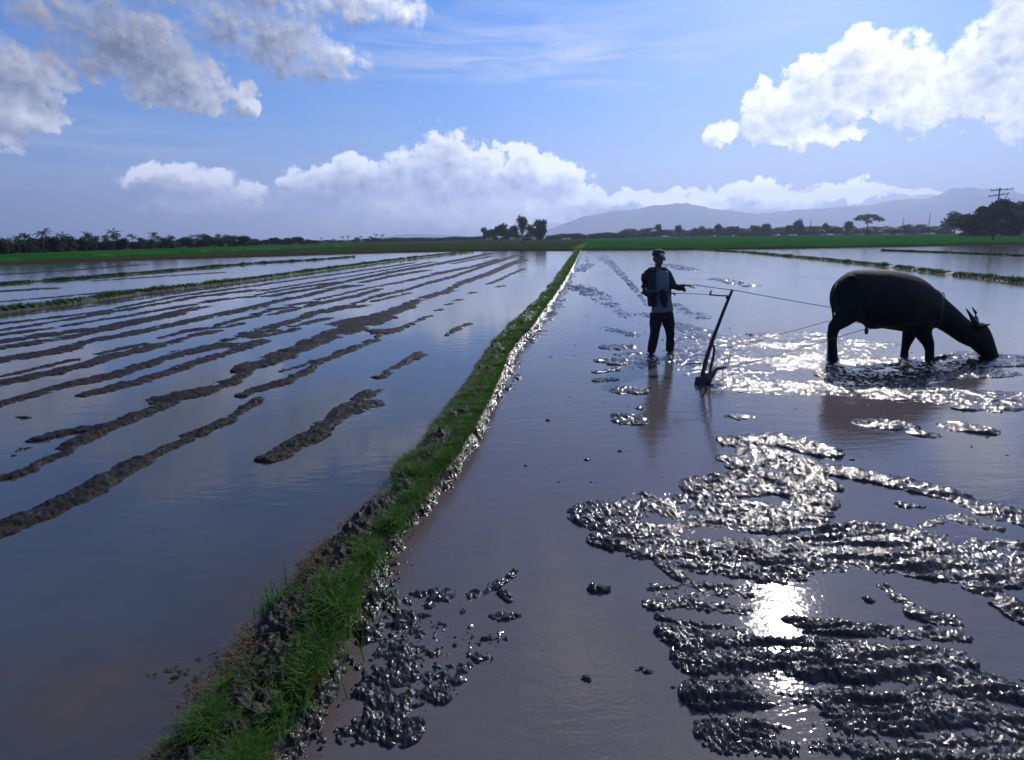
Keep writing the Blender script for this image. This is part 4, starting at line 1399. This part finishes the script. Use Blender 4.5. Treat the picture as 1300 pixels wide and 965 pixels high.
# ------------------------------------------------------------------ trees
def crown_mesh(name, blobs, leaf, n, seed, material, parent):
    """leaf-sized faces spread through uneven clumps; blobs: (x,y,z,rx,ry,rz)"""
    rng = np.random.RandomState(seed)
    B = np.array(blobs, float)
    vol = (B[:, 3] * B[:, 4] * B[:, 5]) ** (2 / 3.)
    ci = rng.choice(len(B), n, p=vol / vol.sum())
    d = rng.randn(n, 3); d /= np.linalg.norm(d, axis=1)[:, None]
    r = rng.rand(n) ** 0.42
    lump = 1 + 0.22 * vnoise(d[:, 0] * 2.5 + ci * 3.1, d[:, 2] * 2.5 + d[:, 1] * 2, 9) * 2
    P = B[ci, :3] + d * (r * lump)[:, None] * B[ci, 3:6]
    a = rng.randn(n, 3); a /= np.linalg.norm(a, axis=1)[:, None]
    b_ = np.cross(a, rng.randn(n, 3)); b_ /= np.linalg.norm(b_, axis=1)[:, None]
    s = leaf * 1.35 * (0.5 + rng.rand(n))[:, None]
    V = np.stack([P - a * s, P + b_ * s * 0.45, P + a * s, P - b_ * s * 0.45], 1)
    V[:, :, 2] = np.maximum(V[:, :, 2], 0.02)
    b0_ = np.arange(n) * 4
    return fast_mesh(name, V.reshape(-1, 3), np.stack([b0_, b0_ + 1, b0_ + 2, b0_ + 3], 1), material, parent, smooth=False)


def make_tree(name, H_, W_, seed, style='round', n=1500, loc=(0, 0, 0)):
    rng = random.Random(seed)
    root = empty(name, loc)
    tb = MB()
    lean = (rng.uniform(-.06, .06) * H_)
    th = {'round': .45, 'bush': .2, 'umbrella': .6, 'tall': .5, 'lean': .3}[style] * H_
    top = {'umbrella': .88, 'lean': .9}.get(style, .8) * H_
    lx = .42 * W_ if style == 'lean' else lean
    pts = [(0, 0, -.2), (lx * .2, 0, th * .5), (lx * .5, 0, th), (lx, 0, top)]
    r0_ = H_ * .022
    tb.tube(pts, [r0_ * 1.3, r0_, r0_ * .8, r0_ * .25], 7)
    blobs = []
    if style == 'umbrella':
        for i in range(18):
            a = 2 * PI * i / 18 * 5 + rng.random() * .5; rr_ = W_ * .5 * rng.uniform(.05, .9)
            c = (lx + rr_ * math.cos(a), rr_ * math.sin(a), H_ * (.93 - .42 * (rr_ / (W_ * .5)) ** 2 * rng.uniform(.6, 1.2)))
            blobs.append((*c, W_ * .12, W_ * .12, H_ * .10))
            tb.tube([(lx * .5, 0, th), (c[0] * .5 + lx * .3, c[1] * .5, th * .4 + c[2] * .6), c], [r0_ * .45, r0_ * .3, r0_ * .12], 5)
    elif style == 'lean':
        for i in range(26):
            t = i / 25
            cx_ = W_ * (-.48 + .96 * t) + rng.uniform(-.04, .04) * W_
            zt = H_ * (.30 + .62 * t) + rng.uniform(-.05, .05) * H_
            blobs.append((cx_, rng.uniform(-.2, .2) * W_, zt * rng.uniform(.55, 1.0), W_ * .14, W_ * .16, H_ * .10))
            if i % 4 == 0: tb.tube([(lx * .5, 0, th), (cx_, 0, zt)], [r0_ * .5, r0_ * .12], 5)
    else:
        nb = {'round': 12, 'bush': 9, 'tall': 11}[style]
        zlo = {'round': .36, 'bush': .16, 'tall': .34}[style]
        for i in range(nb):
            a = rng.random() * 2 * PI; hz = rng.random()
            rr_ = W_ * .5 * rng.uniform(.2, .75) * math.sqrt(max(.15, 1 - abs(hz - .4) ** 1.5))
            c = (lean * hz + rr_ * math.cos(a), rr_ * math.sin(a), H_ * (zlo + (.92 - zlo) * hz))
            k_ = rng.uniform(.17, .30)
            blobs.append((*c, W_ * k_, W_ * k_, H_ * k_ * .75))
            if i % 2 == 0: tb.tube([(lx * .4, 0, th * .8), (c[0] * .6, c[1] * .6, (th * .5 + c[2] * .5)), c], [r0_ * .5, r0_ * .3, r0_ * .1], 5)
    tb.build('trunk', m_bark, root)
    crown_mesh('crown', blobs, max(.12, H_ * .030), n, seed, m_leaf, root)
    return root


def make_palm(H_, seed, n_f=17, loc=(0, 0, 0)):
    rng = random.Random(seed)
    root = empty('palm_tree', loc)
    tb = MB()
    bend = rng.uniform(-.12, .12) * H_
    pts = [(bend * t * t, 0, H_ * .82 * t - (.2 if t == 0 else 0)) for t in (0, .25, .5, .75, 1)]
    tb.tube(pts, [H_ * .024, H_ * .018, H_ * .016, H_ * .014, H_ * .016], 7)
    tb.build('trunk', m_bark, root)
    top = Vector(pts[-1])
    fb = MB()
    L0 = H_ * .36
    for i in range(n_f):
        a = 2 * PI * i / n_f * 2.4 + rng.uniform(-.2, .2)
        el0 = rng.uniform(-.5, 1.35); L_ = L0 * rng.uniform(.8, 1.15)
        h = Vector((math.cos(a), math.sin(a), 0))
        p = top.copy(); e = el0; rach = [p.copy()]
        for j in range(9):
            p = p + (h * math.cos(e) + Vector((0, 0, math.sin(e)))) * (L_ / 9)
            e -= .07 + .02 * j
            rach.append(p.copy())
        side = h.cross(Vector((0, 0, 1)))
        fb.tube(rach, [H_ * .004] * 9 + [H_ * .001], 4)
        for j in range(1, 9):
            for s_ in (-1, 1):
                for q_ in (0, .5):
                    c = rach[j].lerp(rach[j + 1], q_)
                    ll = L_ * .24 * math.sin(PI * (j + q_ + .6) / 10) * rng.uniform(.8, 1.15)
                    d = (rach[j + 1] - rach[j]).normalized()
                    tip = c + side * s_ * ll * .75 + d * ll * .45 + Vector((0, 0, -ll * rng.uniform(.3, .75)))
                    w_ = d * (H_ * .009)
                    fb.add([c - w_, c + w_, tip], [(0, 1, 2)])
    fb.build('crown', m_palm, root, smooth=False)
    return root


def copy_tree(src, loc, sc_=1.0, rz=0.0, sx_=1.0):
    c = src.copy(); col.objects.link(c)
    c.location = loc; c.rotation_euler = (0, 0, rz); c.scale = (sc_ * sx_, sc_ * sx_, sc_)
    for ch in src.children:
        d = ch.copy(); col.objects.link(d); d.parent = c
    return c


class Kit:
    """first use moves the original, later uses copy it; every variant is one unit (10 m) tall"""
    def __init__(self, makers): self.m = makers; self.proto = {}

    def place(self, k, loc, h, w=None, rz=0.0):
        if k not in self.proto:
            o_ = self.m[k][0](); self.proto[k] = o_
            s = h / 10.0; sx_ = (w / (self.m[k][1] * s)) if w else 1.0
            o_.location = loc; o_.rotation_euler = (0, 0, rz); o_.scale = (s * sx_, s * sx_, s)
            return o_
        s = h / 10.0; sx_ = (w / (self.m[k][1] * s)) if w else 1.0
        return copy_tree(self.proto[k], loc, s, rz, sx_)


kit = Kit({
    'r1': (lambda: make_tree('broadleaf_tree', 10, 9, 1, 'round', 2200), 9), 'r2': (lambda: make_tree('broadleaf_tree', 10, 8, 2, 'round', 2200), 8),
    'r3': (lambda: make_tree('broadleaf_tree', 10, 10, 3, 'round', 2200), 10), 't1': (lambda: make_tree('broadleaf_tree', 10, 6, 4, 'tall', 1500), 6),
    't2': (lambda: make_tree('broadleaf_tree', 10, 5, 5, 'tall', 1300), 5), 'b1': (lambda: make_tree('bushy_tree', 10, 14, 6, 'bush', 2400), 14),
    'b2': (lambda: make_tree('bushy_tree', 10, 16, 7, 'bush', 2400), 16), 'b3': (lambda: make_tree('bushy_tree', 10, 13, 8, 'bush', 2400), 13),
    'u1': (lambda: make_tree('spreading_tree', 10, 13, 9, 'umbrella', 1000), 13), 'l1': (lambda: make_tree('leaning_tree', 10, 11, 10, 'lean', 7000), 11),
    'p1': (lambda: make_palm(10, 21), 7), 'p2': (lambda: make_palm(10, 22, 15), 7), 'p3': (lambda: make_palm(10, 23, 19), 7), 'p4': (lambda: make_palm(10, 24, 13), 7),
    'r4': (lambda: make_tree('broadleaf_tree', 10, 9, 31, 'round', 5000), 9), 'r5': (lambda: make_tree('broadleaf_tree', 10, 7, 32, 'tall', 5000), 7),
})
rnd = random.Random(5)


def put(k, px, top, base, D, w_px=None, label=None, cat='tree', group=None, rz=None):
    loc = far_at(px, D)
    h = px_h(base - top, px, D)
    w = px_h(w_px * 1.3, px, D) if w_px else None
    o_ = kit.place(k, loc, h, w, rnd.uniform(0, 6.28) if rz is None else rz)
    return tag(o_, label, cat, group)


def Dl(px):   # distance of the left tree rows
    return float(np.interp(px, [-60, 0, 150, 300, 400, 480], [96, 102, 122, 168, 230, 300]))


# palms of the left grove
PAL = [(-14, 296, 'p2', None), (9, 297, 'p4', None), (23, 294, 'p1', 'leaning palm of the close pair at the left edge, nearer the corner'), (31, 295, 'p3', 'right palm of the close pair near the left edge'),
       (54, 289, 'p1', 'tallest slender palm standing clear of the left grove'), (79, 294, 'p2', 'palm with wide flat fronds right of the tallest slender palm'),
       (108, 296, 'p3', 'round headed palm in the middle of the left grove'), (122, 300, 'p4', 'small ragged palm just right of the round headed palm'),
       (143, 292, 'p2', 'spiky upright palm at the right end of the left grove')]
for px_, tp, kk, lb in PAL:
    put(kk, px_, tp, 321.5, Dl(px_) - 2, None, lb or 'palm half hidden in the bushes at the extreme left edge', 'palm tree', 'palms of the left grove' if lb else 'palms at the extreme left edge')
for i in range(30):
    px_ = -30 + 185 * i / 29 + rnd.uniform(-3, 3)
    put(rnd.choice(['b1', 'b2', 'b3', 'r1', 'r3']), px_, rnd.uniform(300, 306.5), 322.5, Dl(px_) + rnd.uniform(0, 7), rnd.uniform(12, 20),
        *(('dark bushy tree under the left palms, left of the tallest slender palm', 'tree', 'bushy trees left of the tallest palm') if px_ < 54 else ('dark bushy tree between the tallest slender palm and the round headed palm', 'tree', 'bushy trees between the two palms') if px_ < 108 else ('dark bushy tree under the left palms, right of the round headed palm', 'tree', 'bushy trees right of the round headed palm')))
for i in range(22):
    px_ = 158 + 150 * i / 21 + rnd.uniform(-3, 3)
    b_ = float(np.interp(px_, [150, 310], [321, 313]))
    put(rnd.choice(['b1', 'b2', 'b3', 'r2', 'r3']), px_, b_ - rnd.uniform(11, 17), b_, Dl(px_) + rnd.uniform(0, 8), rnd.uniform(10, 18),
        'dark low tree in the middle stretch of the left tree row', 'tree', 'trees in the middle of the left row')
for px_, tp, b_, kk in [(168, 298, 320, 'p1'), (196, 297, 319, 'p3'), (221, 299, 318, 'p2'), (246, 298, 317, 'p4'), (265, 299, 315, 'p1'), (273, 300, 315, 'p2'), (323, 301, 311, 'p4')]:
    put(kk, px_, tp, b_, Dl(px_) - 2, None, 'small palm rising from the middle stretch of the left tree row', 'palm tree', 'small palms in the left row')
for i in range(26):
    px_ = 306 + 96 * i / 25 + rnd.uniform(-2, 2)
    b_ = float(np.interp(px_, [300, 400], [314, 308.5]))
    put(rnd.choice(['b1', 'b2', 'r1', 'r2', 't1']), px_, b_ - rnd.uniform(5, 10), b_, Dl(px_) + rnd.uniform(0, 12), rnd.uniform(6, 10),
        'low dark tree at the thinning right end of the left tree row', 'tree', 'low trees at the right end of the left row')
for px_, tp, kk, lb in [(408, 301.5, 'p1', 'lone small palm at the left end of the distant scattered palms'), (434, 299.5, 'p2', 'left palm of the distant close pair'), (441, 300, 'p3', 'right palm of the distant close pair'),
                        (458, 300, 'p1', 'small palm beside the bushy tree in the distance'), (477, 297, 'p4', 'tall thin palm above the distant bushes left of centre'), (485, 298, 'p2', 'thin palm at the right end of the distant scattered palms')]:
    put(kk, px_, tp, 308.5, 330, None, lb, 'palm tree', 'distant scattered palms left of centre')
for px_, tp, w_ in [(415, 304, 7), (422, 303.5, 9), (431, 305, 8), (448, 304, 7), (453, 301, 9), (464, 303, 8), (470, 301, 10), (476, 302, 9), (484, 303, 8), (491, 304, 8), (498, 305, 8), (395, 305, 8), (404, 305, 9)]:
    put(rnd.choice(['b1', 'b3', 'r2']), px_, tp, 308, 340, w_, 'small distant bush among the scattered palms left of centre', 'tree', 'distant bushes left of centre')
for i in range(18):
    px_ = 505 + 108 * i / 17 + rnd.uniform(-2, 2)
    put(rnd.choice(['b1', 'b2', 'b3']), px_, rnd.uniform(301.2, 303), 305.5, 520 + rnd.uniform(0, 30), rnd.uniform(6, 10),
        'tiny far bush on the horizon left of the central clump', 'tree', 'tiny horizon bushes left of the central clump')

# central clump
CD = 300
for px_, tp, w_, kk, lb in [(614.5, 288.5, 6, 't2', 'thin small tree at the left end of the central clump'), (621, 292, 13, 'r3', 'low broad tree at the left foot of the central clump'),
                            (636, 284.5, 22, 'r4', 'large round dark tree filling the left half of the central clump'), (652, 287.5, 14, 'r1', 'middling round tree in the middle of the central clump'),
                            (675, 287, 15, 'r3', 'broad low tree in the right half of the central clump'),
                            (686, 280.5, 15, 'r5', 'tall full tree at the right end of the central clump')]:
    put(kk, px_, tp, 305.8, CD + rnd.uniform(-4, 6), w_, lb, 'tree', 'trees of the central clump')
put('t1', 664, 276, 305.8, CD + 8, 13, 'tallest ragged tree sticking up from the central clump', 'tree', 'trees of the central clump')
for px_ in (625, 643, 657, 668, 681):
    put(rnd.choice(['b1', 'b2']), px_, 297, 306, CD - 4, 14, 'dark bush at the foot of the central clump of trees', 'tree', 'bushes at the foot of the central clump')

# far line behind the right rice field
RD = 425
for i in range(96):
    px_ = 796 + 408 * i / 95 + rnd.uniform(-3, 3)
    hz = 302 - (px_ - 650) * .011
    tp = hz - rnd.uniform(5.5, 11) - 1.5 * math.sin(px_ * .05)
    put(rnd.choice(['b1', 'b2', 'b3', 'r1', 'r2', 'r3']), px_, tp, hz + 1.5, RD + rnd.uniform(-6, 30), rnd.uniform(13, 22), *[('dark low tree in the far line, ' + w_, 'tree', 'far line trees ' + w_) for lim_, w_ in ((838, 'left of the farmer'), (915, 'just right of the farmer'), (1000, 'left of the flat topped tree'), (1085, 'from flat topped to spreading tree'), (1145, 'just right of the spreading tree'), (9999, 'left of the large ragged tree')) if px_ < lim_][0])
for px_, tp, w_, kk, lb in [(793, 289, 13, 'r3', 'round dark tree at the left end of the far tree line on the right'), (836, 283, 7, 't2', 'thin tree with a small head above the far line, left of the farmer'),
                            (861, 285, 8, 't1', 'small headed tree above the far line just right of the farmer'), (912, 283.5, 7, 't2', 'slim upright tree above the far line well right of the farmer'),
                            (934, 287, 6, 't1', 'short slim tree above the far line before the low rounded group'), (958, 285, 11, 'r2', 'left tree of the low rounded group in the far line'), (972, 284.5, 13, 'r1', 'right tree of the low rounded group in the far line'),
                            (1002, 285, 8, 'r2', 'small round tree left of the flat topped tree in the far line'), (1013, 280, 11, 'r3', 'flat topped dark tree standing above the far line'),
                            (1049, 284, 7, 't1', 'small tree just left of the spreading tree in the far line'), (1076, 281, 9, 'r2', 'low crown touching the left side of the spreading tree'),
                            (1211, 270, 26, 'r4', 'large ragged tree left of the leaning trees near the power pole')]:
    put(kk, px_, tp, 299.5 if px_ < 1100 else 297.5, RD - 12, w_, lb, 'tree', 'taller trees of the far right line')
put('u1', 1100, 271.5, 297.5, 390, 33, 'spreading umbrella shaped tree rising above the far line', 'tree')
# right clump around the pole
put('l1', 1247, 241, 299, 228, 46, 'tall wind bent tree leaning to the right beside the power pole', 'tree', 'trees by the power pole', 0.0)
for px_, tp, w_, kk in [(1228, 276, 20, 'b1'), (1243, 274, 22, 'r3'), (1258, 270, 22, 'b2'), (1272, 268, 24, 'r1'), (1288, 272, 22, 'b3'), (1303, 268, 26, 'r3'), (1240, 284, 20, 'b3'), (1262, 282, 22, 'b1'), (1284, 283, 22, 'b2'), (1318, 270, 28, 'r1'), (1335, 274, 28, 'b1'), (1224, 286, 16, 'b2')]:
    put(kk, px_, tp, 299.5, 235 + rnd.uniform(-6, 8), w_, 'dark bushy tree in the mass under the leaning tree', 'tree', 'bushy mass by the power pole')
for px_, tp, w_, kk, lb in [(1277, 257, 22, 'u1', 'airy open tree just right of the power pole'), (1292, 256, 18, 't1', 'airy open tree at the right edge of the photo')]:
    put(kk, px_, tp, 298, 250, w_, lb, 'tree')


# sugar cane blocks on the horizon
def cane(px0, px1, D, hpx, seed, label):
    rng = np.random.RandomState(seed)
    n_ = int((px1 - px0) * 130)
    p_ = rng.rand(n_) * (px1 - px0) + px0
    P = np.array([list(far_at(px0 + (px1 - px0) * i / 40, D)) for i in range(41)])
    t_ = (p_ - px0) / (px1 - px0) * 40
    bx_ = np.interp(t_, range(41), P[:, 0]); by_ = np.interp(t_, range(41), P[:, 1]); bz0 = np.interp(t_, range(41), P[:, 2])
    dep = rng.rand(n_) * 26
    L_ = np.hypot(bx_, by_)
    hh_ = px_h(hpx, (px0 + px1) / 2, D) * (0.75 + .3 * rng.rand(n_)) * (1 + .25 * fbm(bx_, by_, .05, 3, seed))
    o_ = blades('sugar_cane', bx_ * (1 + dep / L_), by_ * (1 + dep / L_), bz0, hh_, np.full(n_, .35), .45, m_cane, seed)
    tag(o_, label, 'crop', kind='stuff')


cane(692, 806, 400, 8.0, 61, 'tall green cane standing in a block right of the central clump')
cane(480, 616, 430, 5.0, 62, 'low green crop along the horizon left of the central clump')

# ------------------------------------------------------------------ power pole, masts, sheds, hills
pD = 150
pbp = far_at(1261.5, pD)
ph = px_h(302 - 236, 1261, pD)
pole = empty('power_pole', pbp); tag(pole, 'tall wooden power pole with two crossarms above the bent trees', 'power pole')
P_ = MB(); P_.tube([(0, 0, -.5), (0, 0, ph)], [.17, .10], 10); P_.build('post', m_bark, pole)
for zz0, xl, xr, tilt in ((ph - .45, -1.7, 2.3, .12), (ph - 1.45, -1.85, 1.6, .25)):
    P_ = MB(); P_.tube([(xl, -.12, zz0 - tilt), (xr, -.12, zz0 + tilt)], [(.06, .09), (.06, .09)], 6)
    arm = P_.build('crossarm', m_bark, pole)
    for t in (0.03, .3, .72, .97):
        P_ = MB(); xx0 = xl + (xr - xl) * t; z0 = zz0 - tilt + 2 * tilt * t + .08
        P_.tube([(xx0, -.12, z0), (xx0, -.12, z0 + .1), (xx0, -.12, z0 + .2)], [.05, .08, .04], 8)
        P_.build('insulator', m_ceramic, arm)
pole.rotation_euler = (0, 0, -.15)
for px_, tp, lb in [(1028, 277, 'faint thin lattice mast left of the spreading tree'), (1145, 276, 'faint thin mast right of the spreading tree'), (1178, 271, 'tallest faint thin mast left of the ragged tree')]:
    D = 900
    b_ = far_at(px_, D); h = px_h(302 - (px_ - 650) * .011 - tp, px_, D)
    ms = empty('mast', b_); tag(ms, lb, 'mast', 'distant masts')
    P_ = MB()
    for a in range(3):
        c, s = math.cos(a * 2.094), math.sin(a * 2.094)
        P_.tube([(c * 1.6, s * 1.6, 0), (c * .3, s * .3, h)], [.14, .10], 5)
    for j in range(8):
        z0, z1 = h * j / 8, h * (j + 1) / 8
        r0_, r1_ = 1.6 - 1.3 * j / 8, 1.6 - 1.3 * (j + 1) / 8
        for a in range(3):
            P_.tube([(math.cos(a * 2.094) * r0_, math.sin(a * 2.094) * r0_, z0), (math.cos((a + 1) * 2.094) * r1_, math.sin((a + 1) * 2.094) * r1_, z1)], [.07, .07], 4)
    P_.build('lattice', m_wire, ms)
    P_ = MB(); P_.tube([(0, 0, h), (0, 0, h + 1.5)], [.06, .03], 5); P_.build('tip', m_wire, ms)


def shed(px_, D, w, d_, h, label):
    p = far_at(px_, D)
    r_ = empty('shed', p); tag(r_, label, 'shed')
    P_ = MB(); P_.box((0, 0, h * .4), (w, d_, h * .8 + .3)); P_.build('wall', m_shed, r_, smooth=False)
    P_ = MB(); P_.add([(-w * .55, -d_ * .6, h * .83), (w * .55, -d_ * .6, h * .83), (w * .55, 0, h * 1.1), (-w * .55, 0, h * 1.1), (w * .55, d_ * .6, h * .83), (-w * .55, d_ * .6, h * .83)],
                        [(0, 1, 2, 3), (3, 2, 4, 5), (0, 3, 5), (1, 4, 2)]); P_.build('roof', m_tin, r_, smooth=False)
    P_ = MB(); P_.box((w * .12, -d_ * .5 - .03, h * .32), (.8, .05, h * .6)); P_.build('door', m_dark, r_, smooth=False)
    return r_


shed(719, 330, 4.6, 3.0, .95, 'low white shed in the dull field right of the central clump')
shed(661.5, 292, 1.6, 1.6, 1.6, 'tiny white hut among the trunks of the central clump')


def hills(name, prof, D, depth, seed):
    xs = np.linspace(prof[0][0], prof[-1][0], 260)
    tops = np.interp(xs, [p[0] for p in prof], [p[1] for p in prof])
    V = []
    J = 26
    xx_ = np.zeros((len(xs), J)); yy_ = xx_.copy(); zz_ = xx_.copy()
    for i, (px_, tp) in enumerate(zip(xs, tops)):
        d = ray(px_, 302 - (px_ - 650) * .011); dh = math.hypot(d[0], d[1])
        h = px_h(302 - (px_ - 650) * .011 - tp, px_, D)
        for j in range(J):
            t = j / (J - 1) * 2 - 1
            r_ = D + t * depth
            xx_[i, j] = d[0] / dh * r_; yy_[i, j] = d[1] / dh * r_
            zz_[i, j] = h * (1 - abs(t) ** 1.15)
    nz = fbm(xx_, yy_, 1 / 700.0, 5, seed, .55)
    ed = np.clip(np.minimum(np.arange(len(xs)), len(xs) - 1 - np.arange(len(xs))) / 8.0, 0, 1)[:, None]
    zz_ = zz_ * (1 + .12 * nz) * ed - 3
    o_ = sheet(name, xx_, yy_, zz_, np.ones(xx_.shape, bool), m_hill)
    return tag(o_, kind='structure')


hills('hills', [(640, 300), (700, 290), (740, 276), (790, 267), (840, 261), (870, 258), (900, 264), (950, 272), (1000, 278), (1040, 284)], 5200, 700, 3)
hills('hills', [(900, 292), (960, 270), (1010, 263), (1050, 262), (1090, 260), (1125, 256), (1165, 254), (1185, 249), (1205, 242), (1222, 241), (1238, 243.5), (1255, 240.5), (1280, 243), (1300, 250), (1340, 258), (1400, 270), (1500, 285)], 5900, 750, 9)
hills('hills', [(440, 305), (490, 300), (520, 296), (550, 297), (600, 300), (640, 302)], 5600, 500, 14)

# ------------------------------------------------------------------ air
hz_m = bpy.data.materials.new('haze'); hz_m.use_nodes = True
k = NG(hz_m.node_tree)
k.n.remove(k.n['Principled BSDF'])
pvn = k.node('ShaderNodeVolumePrincipled')
pvn.inputs['Color'].default_value = (0.56, 0.68, 1.0, 1)
pvn.inputs['Density'].default_value = 0.00025
pvn.inputs['Anisotropy'].default_value = 0.35
k.l.new(pvn.outputs[0], k.n['Material Output'].inputs['Volume'])
hb = MB(); hb.box((0, 0, 0), (1, 1, 1))
hz = hb.build('haze', hz_m, smooth=False)
hz.dimensions = (15400, 15400, 562.0)
hz.scale = (15400, 15400, 562.0)
hz.location = (0, 0, -4.5 + 281)
tag(hz, kind='stuff')
